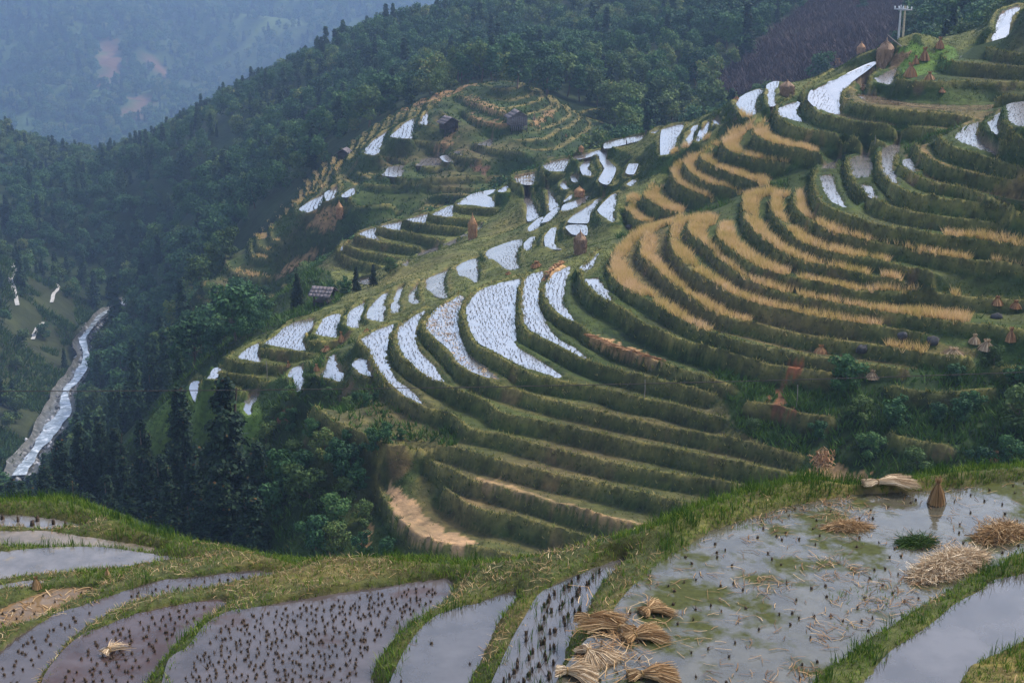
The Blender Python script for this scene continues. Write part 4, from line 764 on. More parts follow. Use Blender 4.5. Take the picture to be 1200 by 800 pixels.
spuropen = inside([(250,318),(285,285),(330,235),(400,178),(440,140),(500,118),(560,92),(640,112),(690,128),(720,150),(700,190),(600,230),(450,275),(400,300),(340,345),(318,330)], qx, qy) & (Wd[:, 1] > 235) & (Wd[:, 1] < 336)
ok &= ~(spuropen & (rng.random(len(Wd)) < .985))
ok &= ~(inside(PURPLE, qx, qy) & (Wd[:, 1] < 470) & (rng.random(len(Wd)) < .9))
ok &= ~(inside(BANKL, qx, qy) & (Wd[:, 1] < 470) & (rng.random(len(Wd)) < .86))
ok &= ~((Wd[:, 1] < 240) & (Wd[:, 0] > 40))
Wd = Wd[ok]; hgt = (4.2 + 6.6 * rng.random(len(Wd)) ** 1.6) * (1 + .25 * fbm(Wd[:, 0], Wd[:, 1], 60, 2, 81)) * np.where(Wd[:, 1] < 300, .85, np.where(Wd[:, 1] > 450, .85, 1))
hgt *= np.where(spuropen[ok], .5, 1)
RIVPX = [(x - w2, y) for (x, y), w2 in zip(RIVER, (6, 8, 8, 7, 8, 7, 9, 13, 15, 17, 18, 18))] + [(x + w2, y) for (x, y), w2 in list(zip(RIVER, (8, 12, 12, 12, 11, 8, 10, 14, 17, 18, 18, 18)))[::-1]]
SPURGOLD = [(252,312),(262,292),(300,262),(330,236),(360,205),(396,180),(420,172),(452,148),(485,132),(505,122),(530,112),(560,108),(690,135),(690,170),(640,190),(560,215),(450,270),(400,280),(345,310),(322,330),(290,328),(262,318)]
def covers(P, h, poly, D0):                          # would this crown stand in front of something the photograph shows open
    r = np.zeros(len(P), bool)
    for f_ in (.95, .7, .4):
        a_, b_, _ = to_px(P + np.c_[np.zeros((len(P), 2)), h * f_]); r |= inside(poly, a_, b_)
    return r & (P[:, 1] < D0)
free = covers(Wd, hgt, RIVPX, 460) | covers(Wd, hgt, [(205,445),(300,440),(330,540),(250,560),(150,530),(60,545),(70,500),(160,480)], 185) | (covers(Wd, hgt, SPURGOLD, 330) & (rng.random(len(Wd)) < .99)) | (covers(Wd, hgt, PURPLE, 470) & (rng.random(len(Wd)) < .93)); Wd = Wd[~free]; hgt = hgt[~free]
v = seen(Wd + np.c_[np.zeros((len(Wd), 2)), hgt]); Wd = Wd[v]; hgt = hgt[v]
# keep crowns apart
key = {}; sel = []
for i in np.argsort(-hgt):
    a = (int(Wd[i, 0] // 3.6), int(Wd[i, 1] // 3.6))
    if a in key: continue
    key[a] = 1; sel.append(i)
Wd = Wd[sel]; hgt = hgt[sel]; dist = np.linalg.norm(Wd, axis=1)
kind = np.where(rng.random(len(Wd)) < np.where(Wd[:, 0] < -60, .3, .12), 6 + rng.integers(0, 3, len(Wd)), rng.integers(0, 6, len(Wd)))
pn = fbm(Wd[:, 0], Wd[:, 1], 45., 3, 83) + rng.normal(0, .25, len(Wd)); br = kind < 6; kind = np.where(br, np.where(pn > .25, 2, np.where(pn > -.12, 0, 1)) + 3 * rng.integers(0, 2, len(Wd)), kind)
a_, b_, _ = to_px(Wd); con = inside([(30,470),(120,450),(210,440),(300,440),(330,520),(330,660),(0,660),(0,560)], a_, b_) & (dist < 300); kind = np.where(con, 6 + rng.integers(0, 3, len(Wd)), kind)
o_ = np.argsort(-hgt / dist); big = o_[:300]; rest = o_[300:]
for i in big:
    qx, qy, _ = to_px(Wd[i]); d_ = dist[i]
    if qx < 110 and qy > 290: z = 'beyond the stream at the left edge'
    elif qy > 440: z = 'around the cedar stand below the left paddies'
    elif d_ < 232: z = 'on the slope just left of the ridge paddies'
    elif qy > 330: z = 'on the right bank above the stream'
    elif qx < 330 and qy > 200: z = 'left of the golden end of the far spur'
    elif qx < 330: z = 'on the wooded ridge at the upper left'
    elif qx < 560: z = 'in the wood up behind the far spur'
    elif qx < 720: z = 'at the wood edge right above the huts'
    elif qx < 900: z = 'in the wood above the skyline paddies'
    else: z = 'beside the bare purple slope at the top'
    sz = 'tall ' if hgt[i] > 9 else ('middling ' if hgt[i] > 7.2 else 'small ')
    tn = 'dark pointed conifer ' if kind[i] > 5 else ('green', 'dark green', 'olive green')[int(kind[i]) % 3] + ' broadleaf tree '
    tree('forest_tree', int(kind[i]), Wd[i] - [0, 0, .2], float(hgt[i]) * (1.25 if kind[i] > 5 else 1), sz + tn + z, 'forest trees')
def wood(name, P, h, kinds, label):                   # the rest of the wood as one mass
    me = bpy.data.meshes.new(name); me.vertices.add(len(P)); me.vertices.foreach_set('co', np.asarray(P, np.float32).ravel())
    for nm, ty, d_ in (('size', 'FLOAT', h), ('turn', 'FLOAT', rng.uniform(0, 6.28, len(P)))):
        a = me.attributes.new(nm, ty, 'POINT'); a.data.foreach_set('value', np.asarray(d_, np.float32))
    a = me.attributes.new('which', 'INT', 'POINT'); a.data.foreach_set('value', np.asarray(kinds, np.int32))
    ng = bpy.data.node_groups.new(name, 'GeometryNodeTree'); ng.interface.new_socket('Geometry', in_out='INPUT', socket_type='NodeSocketGeometry'); ng.interface.new_socket('Geometry', in_out='OUTPUT', socket_type='NodeSocketGeometry')
    N = ng.nodes.new; L = ng.links.new; gi = N('NodeGroupInput'); go = N('NodeGroupOutput'); ip = N('GeometryNodeInstanceOnPoints'); j = N('GeometryNodeJoinGeometry')
    for o in SAMPLE[::-1]:
        oi = N('GeometryNodeObjectInfo'); oi.inputs['Object'].default_value = o; oi.inputs['As Instance'].default_value = True; L(oi.outputs['Geometry'], j.inputs[0])
    def attr(nm, ty): n = N('GeometryNodeInputNamedAttribute'); n.data_type = ty; n.inputs['Name'].default_value = nm; return n.outputs['Attribute']
    ip.inputs['Pick Instance'].default_value = True; L(gi.outputs[0], ip.inputs['Points']); L(j.outputs[0], ip.inputs['Instance']); L(attr('which', 'INT'), ip.inputs['Instance Index']); L(attr('size', 'FLOAT'), ip.inputs['Scale'])
    cx_ = N('ShaderNodeCombineXYZ'); L(attr('turn', 'FLOAT'), cx_.inputs['Z']); er = N('FunctionNodeEulerToRotation'); L(cx_.outputs[0], er.inputs[0]); L(er.outputs[0], ip.inputs['Rotation']); L(ip.outputs[0], go.inputs[0])
    o = obj(name, me); md = o.modifiers.new('trees', 'NODES'); md.node_group = ng; return tag(o, label, 'forest', kind='stuff')
q_ = rng.uniform(0, 1, (60000, 2)) * [260, 200] + [20, 285]; P_ = np.c_[q_, val_z(q_[:, 0], q_[:, 1])]; a_, b_, _ = to_px(P_); P_ = P_[inside(PURPLE, a_, b_)][:9000]
tag(obj('cut_brushwood', mesh_np('cut_brushwood', *blades(P_, 4, 1.3, .35, .9, .9), mat_leaf('brushwood', [(0, (.022, .014, .014)), (.5, (.05, .033, .034)), (.85, (.085, .06, .058)), (1, (.04, .06, .02))], .1, False, patch=.05))), 'purplish brown brush on the cleared slope at the top', 'brush', kind='stuff')
q_ = rng.uniform(0, 1, (90000, 2)) * [190, 190] + [-235, 290]; P_ = np.c_[q_, val_z(q_[:, 0], q_[:, 1])]; a_, b_, _ = to_px(P_); P_ = P_[inside(BANKL, a_, b_) & (seg_dist(rw, P_[:, 0], P_[:, 1])[0] > 3.5) & (fbm(P_[:, 0], P_[:, 1], 16, 3, 88) > -.1)][:9000]
tag(obj('bank_scrub', mesh_np('bank_scrub', *blades(P_, 4, 1.1, .4, .8, .9), LUSH)), 'rough green scrub on the open slope left of the stream', 'scrub', kind='stuff')
SAMPLE = []
for k in range(9): SAMPLE.append(next(o for o in bpy.data.objects if o.name.startswith('crown') and o.data is PROTO[k][0]))
wood('wood', Wd[rest] - [0, 0, .3], hgt[rest] * np.where(kind[rest] > 5, 1.25, 1), kind[rest], 'dense green forest covering the valley side behind the terraces')
# woods on the far mountain
n = 42000; x = rng.uniform(-900, 600, n); y = rng.uniform(1250, 2750, n); P = np.c_[x, y, mtn_z(x, y)]; qx, qy, _ = to_px(P)
den = np.clip(.55 + .9 * fbm(x, y, 320, 4, 75) * -1.2, .12, 1); k_ = (qx > -30) & (qx < 620) & (qy > -30) & (qy < 300) & (rng.random(n) < den)
for poly in ([(113,100),(116,55),(130,48),(142,55),(143,85),(130,100),(120,104)], [(150,60),(165,58),(185,66),(198,85),(196,96),(180,84),(165,70)], [(135,135),(150,118),(175,110),(180,120),(165,135),(150,142)]): k_ &= ~inside(poly, qx, qy)
P = P[k_]; wood('far_wood', P, rng.uniform(7, 16, len(P)), rng.integers(0, 8, len(P)), 'hazy blue-green woods on the far mountainside')

# ------------------------------------------------------------------ the air between: even pale haze
HZ = 420.
hv = np.array([(x, y, z) for z in (-700, HZ) for y in (-12, 3100) for x in (-1350, 1350)], float)
hf = np.array([(0, 2, 3, 1), (4, 5, 7, 6), (0, 1, 5, 4), (2, 6, 7, 3), (0, 4, 6, 2), (1, 3, 7, 5)])
hm, t = new_mat('haze'); pv = nd(t, 'ShaderNodeVolumePrincipled'); pv.inputs['Color'].default_value = (.38, .56, .9, 1); pv.inputs['Density'].default_value = .00024; pv.inputs['Anisotropy'].default_value = .2
ho = nd(t, 'ShaderNodeOutputMaterial'); t.links.new(pv.outputs[0], ho.inputs['Volume'])
tag(obj('haze', mesh_np('haze', hv, hf, hm)), kind='stuff')
# ------------------------------------------------------------------ the near paddies
NEAR = [  # outline, height of the water, name
 ([(-30,603),(0,604),(20,605),(61,609),(98,619),(40,618),(0,617),(-30,617)], -14.75, 'F1'),
 ([(-30,624),(0,624),(51,624),(101,631),(152,638),(190,647),(142,643),(84,640),(34,639),(0,642),(-30,643)], -14.6, 'F2'),
 ([(-30,650),(0,648),(67,643),(118,643),(169,650),(233,658),(189,661),(145,667),(101,668),(40,673),(0,678),(-30,682)], -14.4, 'F3'),
 ([(-30,690),(0,687),(34,682),(57,681),(34,689),(0,694),(-30,698)], -14.25, 'F4'),
 ([(-30,722),(0,714),(61,692),(115,689),(84,702),(34,729),(0,738),(-30,748)], -14.1, 'F5'),
 ([(330,675),(287,673),(236,679),(189,684),(142,699),(111,712),(68,726),(27,749),(0,773),(-20,800),(-20,835),(20,835),(30,800),(51,773),(71,749),(111,721),(162,702),(216,692),(270,682)], -13.9, 'F6'),
 ([(257,706),(203,714),(162,724),(111,746),(91,763),(71,790),(60,835),(140,835),(159,800),(176,780),(199,753),(223,733),(243,716)], -13.6, 'F7'),
 ([(400,699),(338,709),(277,722),(257,733),(236,760),(216,773),(209,800),(200,835),(415,835),(424,800),(427,780),(447,753),(467,733),(501,712),(521,695),(518,683),(451,692)], -13.2, 'F8'),
 ([(602,694),(569,705),(518,722),(498,739),(481,763),(464,800),(455,835),(530,835),(545,800),(559,773),(572,746),(582,726),(596,709)], -12.85, 'F9'),
 ([(731,655),(704,665),(660,682),(636,699),(623,722),(609,746),(596,773),(584,800),(572,835),(640,835),(650,800),(656,780),(663,749),(680,726),(690,705),(700,685),(724,662)], -12.5, 'F10'),
 ([(800,646),(768,668),(744,692),(728,712),(712,735),(690,755),(672,780),(660,800),(650,835),(915,835),(950,800),(957,790),(1000,757),(1036,733),(1063,715),(1104,692),(1137,675),(1200,642),(1300,592),(1380,556),(1400,545),(1300,550),(1200,563),(1137,572),(1070,577),(1002,581),(918,597),(840,622)], -12.0, 'F11'),
 ([(1420,572),(1300,626),(1200,675),(1171,682),(1154,695),(1127,709),(1104,729),(1080,746),(1050,766),(1023,797),(990,835),(1105,835),(1124,800),(1137,780),(1171,766),(1200,753),(1300,705),(1420,650)], -11.85, 'F12'),
]
RIDGE = [(-60,592,-14.5),(0,591,-14.5),(60,590,-14.5),(110,605,-14.45),(150,622,-14.4),(200,632,-14.3),(250,642,-14.2),(300,651,-14.0),(345,658,-13.8),(400,657,-13.5),(470,656,-13.2),(560,660,-12.9),(620,655,-12.6),(700,636,-12.2),(760,619,-11.95),(820,602,-11.8),(900,576,-11.75),(960,566,-11.75),(1000,571,-11.75),(1050,571,-11.75),(1100,561,-11.75),(1160,554,-11.75),(1200,551,-11.75),(1290,545,-11.75),(1480,530,-11.75)]
class Near: pass
G = Near(); G.cell = .07; G.gx = np.arange(-17.5, 19, G.cell); G.gy = np.arange(19.2, 46, G.cell); X, Y = np.meshgrid(G.gx, G.gy)
rd_ = np.array([at_z(a, b + (7 if 180 < a < 780 else 0), c) for a, b, c in RIDGE]); rd_ = smooth_line(rd_, 6)
ey = np.interp(X, rd_[:, 0], rd_[:, 1]); ez = np.interp(X, rd_[:, 0], rd_[:, 2]); back = (Y - ey) * .9
val = np.where(back > 0, ez - .25 * back - .09 * np.clip(back, 0, 5) ** 2 - .9 * np.clip(back - 5, 0, 99), ez); fix = back > .3
wet = np.zeros(X.shape, bool); pid = np.full(X.shape, -1); G.pad = []
for i, (poly, z, nm) in enumerate(NEAR):
    pp = round_poly(poly, 6); wp = at_z(pp[:, 0], pp[:, 1], np.full(len(pp), z)); G.pad.append(wp); wob = .1 * fbm(X, Y, .8, 3, 90 + i)
    ins = inside(wp, X + wob, Y + wob) | (seg_dist(wp, X, Y, True)[0] < (.17 if nm in ('F6', 'F7', 'F8') else .05)); wet |= ins; pid[ins] = i; val[ins] = z - .05; fix |= ins
L0 = relax(val, fix); dome = relax(np.zeros(X.shape), fix, 2.4 * G.cell ** 2); dome = (.2) * np.tanh(np.maximum(dome, 0) / .2)
G.H = L0 + np.where(wet, .012 * fbm(X, Y, .5, 3, 95), dome * (1 + .35 * fbm(X, Y, .9, 3, 96)) + .05 * fbm(X, Y, .35, 3, 97) * (dome > .02))
G.X, G.Y = X, Y; G.wet = wet; G.z = lambda x, y: bil(np.asarray(x, float), np.asarray(y, float), G.H, G.gx[0], G.gy[0], G.cell)
gvis = to_px(np.stack([X, Y, G.H], -1)); gvis = (gvis[0] > -60) & (gvis[0] < 1330) & (gvis[1] < 825)
c = np.empty(X.shape + (3,)); v = fbm(X, Y, 1.5, 4, 98)[..., None]; v2 = fbm(X, Y, 4., 3, 99)[..., None]
c[...] = np.array((.05, .06, .02)) * (1 + .4 * v) + np.clip(v2, 0, 1) * np.array((.1, .055, .02)); c[wet] = (.07, .055, .045)
edge = (dome > .005) & (dome < .09); c[edge] = c[edge] * .6 + .4 * np.array((.05, .04, .02)); c[back > .5] = C_WILD
near = tag(obj('near_terraces', grid_mesh('near_terraces', X, Y, G.H, mat_ground('bund_ground', 5., bumpd=.04), np.clip(c, .004, 1))), kind='structure')
WN = {'F1': mat_water('near_water_pale', (.1, .09, .085), 1.8, .03, 4.), 'F2': mat_water('near_water_silt', (.13, .105, .08), 1.38, .05, 5., ((.2, .15, .09), 1.4, .56, .5)), 'F3': mat_water('near_water_milky', (.1, .09, .085), 1.7, .05, 5., ((.2, .16, .1), 1.6, .58, .45)),
      'F5': mat_water('near_water_brown', (.12, .08, .045), 1.4, .05, 5., ((.16, .1, .05), 1.2, .48, .7)), 'F7': mat_water('near_water_red', (.05, .034, .032), 1.5, .03, 4., ((.05, .028, .026), .8, .48, .45)),
      'F8': mat_water('near_water_stubble', (.055, .045, .045), 1.55, .04, 4., ((.06, .035, .03), .9, .55, .5)), 'F9': mat_water('near_water_clear', (.06, .055, .055), 1.75, .02, 3.), 'F11': mat_water('near_pond', (.06, .055, .04), 1.65, .07, 5., ((.05, .056, .018), .7, .5, .93))}
for n_, like in (('F4', 'F3'), ('F6', 'F8'), ('F10', 'F9'), ('F12', 'F9')): WN[n_] = WN[like]
for (poly, z, nm), wp in zip(NEAR, G.pad): lay_water(G, wp, WN[nm], 'paddy_water', .3 if nm in ('F6', 'F7', 'F8') else .12, .0)
# stubble clumps standing in the near water
def clumps(P, h, r):
    V = []; Fc = []; N = len(P); a = np.arange(5) * 2 * np.pi / 5
    for k, (rr, zz) in enumerate(((1., -.3), (.85, .5), (.55, 1.))):
        jit = rng.uniform(.7, 1.3, (N, 5)); ang = a[None] + rng.uniform(0, 1, (N, 1))
        V.append(np.stack([P[:, :1] + np.cos(ang) * rr * r * jit, P[:, 1:2] + np.sin(ang) * rr * r * jit, P[:, 2:3] + zz * h * rng.uniform(.75, 1.25, (N, 5))], -1))
    V = np.stack(V, 1).reshape(-1, 3); b = 15 * np.arange(N)[:, None]; f = []
    for k in (0, 5):
        for j in range(5): f.append(b + [k + j, k + (j + 1) % 5, k + 5 + (j + 1) % 5]); f.append(b + [k + j, k + 5 + (j + 1) % 5, k + 5 + j])
    for j in (1, 2, 3): f.append(b + [10, 10 + j, 11 + j])
    return V, np.vstack(f)
def rows(wp, du, dv, ang, jit=.03, keep=.95, seed=0, edge_=.08, bend=.15):
    P = wp[:, :2]; c0 = P.mean(0); ca, sa = math.cos(ang), math.sin(ang); L = np.abs(P - c0).max() * 1.5
    u, v_ = np.meshgrid(np.arange(-L, L, du), np.arange(-L, L, dv)); u = u + rng.normal(0, jit, u.shape); v_ = v_ + rng.normal(0, jit, u.shape) + bend * np.sin(u / 1.7 + seed)
    x = c0[0] + u * ca - v_ * sa; y = c0[1] + u * sa + v_ * ca; ok = inside(wp, x, y) & (rng.random(u.shape) < keep); x, y = x[ok], y[ok]
    d = seg_dist(wp, x, y, True)[0]; x, y = x[d > edge_], y[d > edge_]; return np.c_[x, y, np.full(len(x), wp[0, 2])]
FI = {nm: i for i, (_, _, nm) in enumerate(NEAR)}
CLUMP = mat_plain('stubble_clump', [(.35, (.018, .014, .01)), (.65, (.07, .045, .028))], 30)
for nm, du, dv, an, h, r, kp, lab in (('F8', .145, .17, .5, .045, .026, .95, 'brown rice stubble dotted over the large near paddy, bottom centre-left'), ('F7', .18, .22, .5, .05, .03, .85, 'rice stubble in the reddish near paddy'), ('F6', .17, .21, .4, .045, .03, .7, 'rice stubble in the long narrow near paddy'),
        ('F10', .19, .3, 1.15, .1, .036, .97, 'rows of dark stubble in the narrow paddy beside the pond'), ('F1', .3, .45, 1.1, .14, .06, .95, 'dark stubble in the farthest of the near paddies'), ('F5', .2, .2, .3, .05, .03, .4, 'stubble in the muddy strip at the left edge'), ('F11', .3, .34, .4, .045, .026, .33, 'scattered stubble in the weedy pond'), ('F9', .2, .3, 1.2, .04, .03, .1, 'a few stubble clumps in the clear narrow paddy')):
    P = rows(G.pad[FI[nm]], du, dv, an, .045, kp * .95, FI[nm]); 
    if nm in ('F9',): P = P[seg_dist(G.pad[FI[nm]], P[:, 0], P[:, 1], True)[0] < .3]
    V, Fc = clumps(P, h, r * rng.uniform(.6, 1.25, (len(P), 1))); Vb, Fb = blades(P, 5, h * 1.9, .011, .6, r * .9); V, Fc = cat((V, Fc), (Vb, Fb)); tag(obj('rice_stubble', mesh_np('rice_stubble', V, Fc, CLUMP)), lab, 'stubble', kind='stuff')
P = rows(G.pad[FI['F10']], .13, .3, 1.15, .04, .8, 3); tag(obj('rice_shoots', mesh_np('rice_shoots', *blades(P, 3, .2, .012, .35, .04, seg=2), LUSH)), 'green rice shoots sprouting along the narrow paddy beside the pond', 'rice shoots', kind='stuff')
# grass and straw on the bunds
NG = mat_leaf('bund_grass', [(0, (.03, .06, .008)), (.4, (.07, .13, .014)), (.75, (.12, .19, .022)), (1, (.2, .2, .05))], .3, False)
NGD = mat_leaf('bund_dry_grass', [(0, (.1, .07, .03)), (.5, (.21, .15, .07)), (1, (.36, .28, .16))], .2, False)
front = gvis & (back < 1.2) & ~wet; green = fbm(X, Y, 1.8, 3, 101) + .25 * (dome < .12) + .45 * (X > 3) + .1 * (back > -.6) - .45 * (dome > .13) * (X < 3)
P = scatter(G, front * np.clip(.4 + 1.1 * (green > -.02), 0, 1.5), 105.); tag(obj('bund_grass', mesh_np('bund_grass', *blades(P, 3, .085 + .05 * (fbm(P[:, 0], P[:, 1], .8, 2, 5) > .2), .014, .75, .04, seg=2), NG)), 'short green grass on the bunds of the near paddies', 'grass', kind='stuff')
P = scatter(G, front * (green < .05), 60.); tag(obj('bund_dry_grass', mesh_np('bund_dry_grass', *blades(P, 3, .07, .014, 1.6, .05, seg=2), NGD)), 'dry straw-coloured grass on the bunds of the near paddies', 'grass', kind='stuff')
tall = front * ((green > .45) | ((back > -.5) & (X > 5))) * (fbm(X, Y, .5, 2, 103) > .05)
P = scatter(G, tall * 1., 70.); tag(obj('tall_grass', mesh_np('tall_grass', *blades(P, 3, .26, .014, .35, .05, seg=2), LUSH)), 'tufts of taller grass on the near bunds', 'grass', kind='stuff')
def lying(P, L, w_, zoff=.015):                       # straws lying flat
    N = len(P); a = rng.uniform(0, np.pi, N); d = np.c_[np.cos(a), np.sin(a), rng.normal(0, .07, N)]; s = np.c_[-np.sin(a), np.cos(a), np.zeros(N)]; l = (L * rng.uniform(.4, 1.5, N))[:, None]; P = P + [0, 0, zoff]; ww = (w_ * rng.uniform(.6, 1.5, N))[:, None]
    m_ = P + s * rng.normal(0, .12, N)[:, None] * l + np.c_[np.zeros((N, 2)), rng.uniform(0, .02, N)]
    V = np.stack([P - d * l / 2 - s * ww / 2, P - d * l / 2 + s * ww / 2, m_ + s * ww / 2, m_ - s * ww / 2, P + d * l / 2 + s * ww / 2, P + d * l / 2 - s * ww / 2], 1).reshape(-1, 3); i = 6 * np.arange(N)[:, None]
    return V, np.vstack([i + [0, 1, 2, 3], i + [3, 2, 4, 5]])
P = scatter(G, front * (green < .15) * (fbm(X, Y, 1., 2, 104) > -.1), 22.); tag(obj('straw_litter', mesh_np('straw_litter', *lying(P, .2, .008, .04), STRAW)), 'loose straw strewn along the near bunds', 'straw', kind='stuff')
pond = (pid == FI['F11']) & gvis; cl = fbm(X, Y, .9, 3, 105)
P = scatter(G, pond * (.18 + (cl > .2)), 60.); P[:, 2] = -11.995; tag(obj('pond_straw', mesh_np('pond_straw', *lying(P, .24, .011), mat_leaf('wet_straw', [(0, (.05, .025, .012)), (.5, (.15, .08, .035)), (1, (.32, .22, .12))], 0, False))), 'brown sodden straw floating in clumps on the weedy pond', 'straw', kind='stuff')
P = scatter(G, ((pid == FI['F5']) & gvis) * 1., 40.); tag(obj('mud_straw', mesh_np('mud_straw', *lying(P, .3, .016, .06), STRAW)), 'yellow straw spread over the muddy strip at the left edge', 'straw', kind='stuff')
P = scatter(G, ((pid == FI['F11']) & gvis) * (fbm(X, Y, 1.6, 3, 108) > .4), 40.); P[:, 2] = -12.0; tag(obj('pond_weed', mesh_np('pond_weed', *blades(P, 3, .07, .012, .8, .05), NG)), 'sparse green weeds growing in the pond', 'weeds', kind='stuff')

# ------------------------------------------------------------------ things
def near_at(px, py):                                  # a point of the near terraces
    p = None
    for D in np.arange(20, 46, .05):
        p = at_d(px, py, D)
        if G.gx[0] < p[0] < G.gx[-1] and p[2] < float(G.z(p[0], p[1])): break
    return np.array([p[0], p[1], float(G.z(p[0], p[1]))])
TWINE = mat_plain('straw_tie', [(.3, (.16, .09, .03)), (.7, (.3, .2, .09))], 20)
PALE = mat_leaf('pale_straw', [(0, (.17, .11, .06)), (.4, (.36, .25, .15)), (.8, (.55, .43, .29)), (1, (.68, .57, .42))], .08, False)
GOLDS = mat_leaf('tan_straw', [(0, (.08, .042, .018)), (.35, (.22, .125, .055)), (.75, (.37, .24, .12)), (1, (.52, .38, .22))], .08, False)
def strips(A, M, B, w_):                              # bent straws from A over M to B
    N = len(A); s = np.cross(B - A, rng.normal(size=(N, 3))); s /= np.linalg.norm(s, axis=1)[:, None] + 1e-9; ww = (w_ * rng.uniform(.6, 1.4, N))[:, None] / 2
    V = np.stack([A - s * ww, A + s * ww, M + s * ww, M - s * ww, B + s * ww * .5, B - s * ww * .5], 1).reshape(-1, 3); i = 6 * np.arange(N)[:, None]
    return V, np.vstack([i + [0, 1, 2, 3], i + [3, 2, 4, 5]])
def bundle(p, L, ang, mat, label, n=950, spread=.34, high=.12, neck=.28, group='straw bundles by the pond', w_=.009):
    e = obj('straw_bundle', None, loc=p, rz=ang); e.empty_display_size = .1; tag(e, label, 'straw', group)
    a = rng.uniform(0, np.pi * 2, n); q = np.sqrt(rng.uniform(0, 1, n)); x0 = -neck * L; nr = .055
    N_ = np.c_[np.zeros(n), np.cos(a) * q * nr, .09 + np.sin(a) * q * nr]
    A = np.c_[x0 * rng.uniform(.6, 1.1, n), np.cos(a) * q * spread * .55, np.maximum(.01, .08 + np.sin(a) * q * high * .5)]
    B = np.c_[(1 - neck) * L * rng.uniform(.6, 1.12, n), np.cos(a) * q * spread + rng.normal(0, .075, n), np.maximum(.005, .04 + (.5 + .5 * np.sin(a)) * q * high * .5 + rng.normal(0, .02, n))]
    M = .45 * N_ + .55 * B; M[:, 2] = N_[:, 2] * .6 + B[:, 2] * .5 + .04 * q
    obj('straw', mesh_np('straw', *cat(strips(A, (A + N_) / 2 + [0, 0, .02], N_, w_), strips(N_, M, B, w_)), mat), e)
    t_ = np.linspace(0, 2 * np.pi, 12); obj('tie', mesh_np('tie', *tube(np.c_[.012 * np.sin(3 * t_), np.cos(t_) * nr * 1.15, .09 + np.sin(t_) * nr * 1.15], .012, 5), TWINE), e)
    return e
def heap(name, p, rx, ry, hgt_, ang, mat, label, n=900, cat_='straw'):
    e = obj(name, None, loc=p, rz=ang); tag(e, label, cat_); e.empty_display_size = .1
    nx_, ny_ = 24, 12; th = np.linspace(0, 2 * np.pi, nx_, endpoint=False); V = []; 
    for k in range(ny_):
        f_ = k / (ny_ - 1); rr = 1 - f_ ** 1.4 * .98; V.append(np.c_[np.cos(th) * rx * rr, np.sin(th) * ry * rr, np.full(nx_, hgt_ * .85 * f_ ** .8) - .03] * (1 + .12 * rng.normal(size=(nx_, 1)) * (k > 0)))
    V = np.vstack(V); i = np.arange(nx_); fs = np.vstack([np.c_[k * nx_ + i, k * nx_ + (i + 1) % nx_, (k + 1) * nx_ + (i + 1) % nx_, (k + 1) * nx_ + i] for k in range(ny_ - 1)])
    obj('heap_core', mesh_np('heap_core', V, fs, TWINE, None, True), e)
    u = rng.uniform(0, 2 * np.pi, n); q = np.sqrt(rng.uniform(0, 1, n)); P = np.c_[np.cos(u) * rx * q, np.sin(u) * ry * q, hgt_ * (1 - q ** 2) ** .8 * .9]
    d = rng.normal(size=(n, 3)) * [1, .55, .22]; d /= np.linalg.norm(d, axis=1)[:, None]; l = rng.uniform(.12, .34, n)[:, None]; A = P - d * l; B = P + d * l; A[:, 2] = np.maximum(A[:, 2], .0); B[:, 2] = np.maximum(B[:, 2], 0.)
    obj('straw', mesh_np('straw', *strips(A, P + rng.normal(0, .025, (n, 3)) + [0, 0, .03], B, .009), mat), e); return e
for px, py, L, an, mat, lab in ((690,738,.95,-.25,GOLDS,'flat brown straw bundle at the left of the pile on the pond bund'), (726,742,1.0,2.6,GOLDS,'straw bundle on top of the pile beside the pond'), (744,752,.85,.35,GOLDS,'straw bundle pointing right into the pond water'), (760,722,.6,.5,GOLDS,'small straw bundle at the back of the pile, over the pond water'),
        (690,770,.8,-.9,PALE,'pale straw bundle lying below the brown pile on the bund'), (665,794,.75,-.1,PALE,'pale straw bundle at the bottom edge, left of the pond'), (752,798,.9,.05,GOLDS,'brown straw bundle at the bottom edge in the pond'), (1028,571,1.25,.12,PALE,'pale sheaf laid on the far bund of the pond')):
    p = near_at(px, py); p[2] = max(p[2], -12.03); bundle(p, L * .88, an, mat, lab)
def stook(p, h, rad, mat, label, n=260, group=None, name='hay_stook', w_=.03, cat_='hay'):
    e = obj(name, None, loc=p, rz=rng.uniform(0, 6)); tag(e, label, cat_, group); e.empty_display_size = .1
    a = rng.uniform(0, 2 * np.pi, n); q = rng.uniform(.5, 1.08, n); B = np.c_[np.cos(a) * rad * q, np.sin(a) * rad * q, rng.uniform(0, .06, n) * h]
    T_ = np.c_[np.cos(a) * rad * .16, np.sin(a) * rad * .16, np.full(n, h * .78)]; M = (B + T_) / 2 + np.c_[np.cos(a), np.sin(a), np.zeros(n)] * rad * .12 * rng.uniform(.2, 1.4, (n, 1))
    top = T_ + np.c_[np.cos(a) * rad * .22, np.sin(a) * rad * .22, rng.uniform(.1, .26, n) * h]
    obj('straw_skirt', mesh_np('straw_skirt', *strips(B, M, T_, w_), mat), e); obj('straw_head', mesh_np('straw_head', *strips(T_[::2], (T_ + top)[::2] / 2, top[::2], w_), mat), e)
    nn = 10; th = np.linspace(0, 2 * np.pi, nn, endpoint=False); V = np.vstack([np.c_[np.cos(th) * r_, np.sin(th) * r_, np.full(nn, z_)] for r_, z_ in ((rad * .82, 0), (rad * .5, h * .4), (rad * .13, h * .8))]); i = np.arange(nn)
    obj('straw_core', mesh_np('straw_core', V, np.vstack([np.c_[k * nn + i, k * nn + (i + 1) % nn, (k + 1) * nn + (i + 1) % nn, (k + 1) * nn + i] for k in (0, 1)]), mat), e); return e
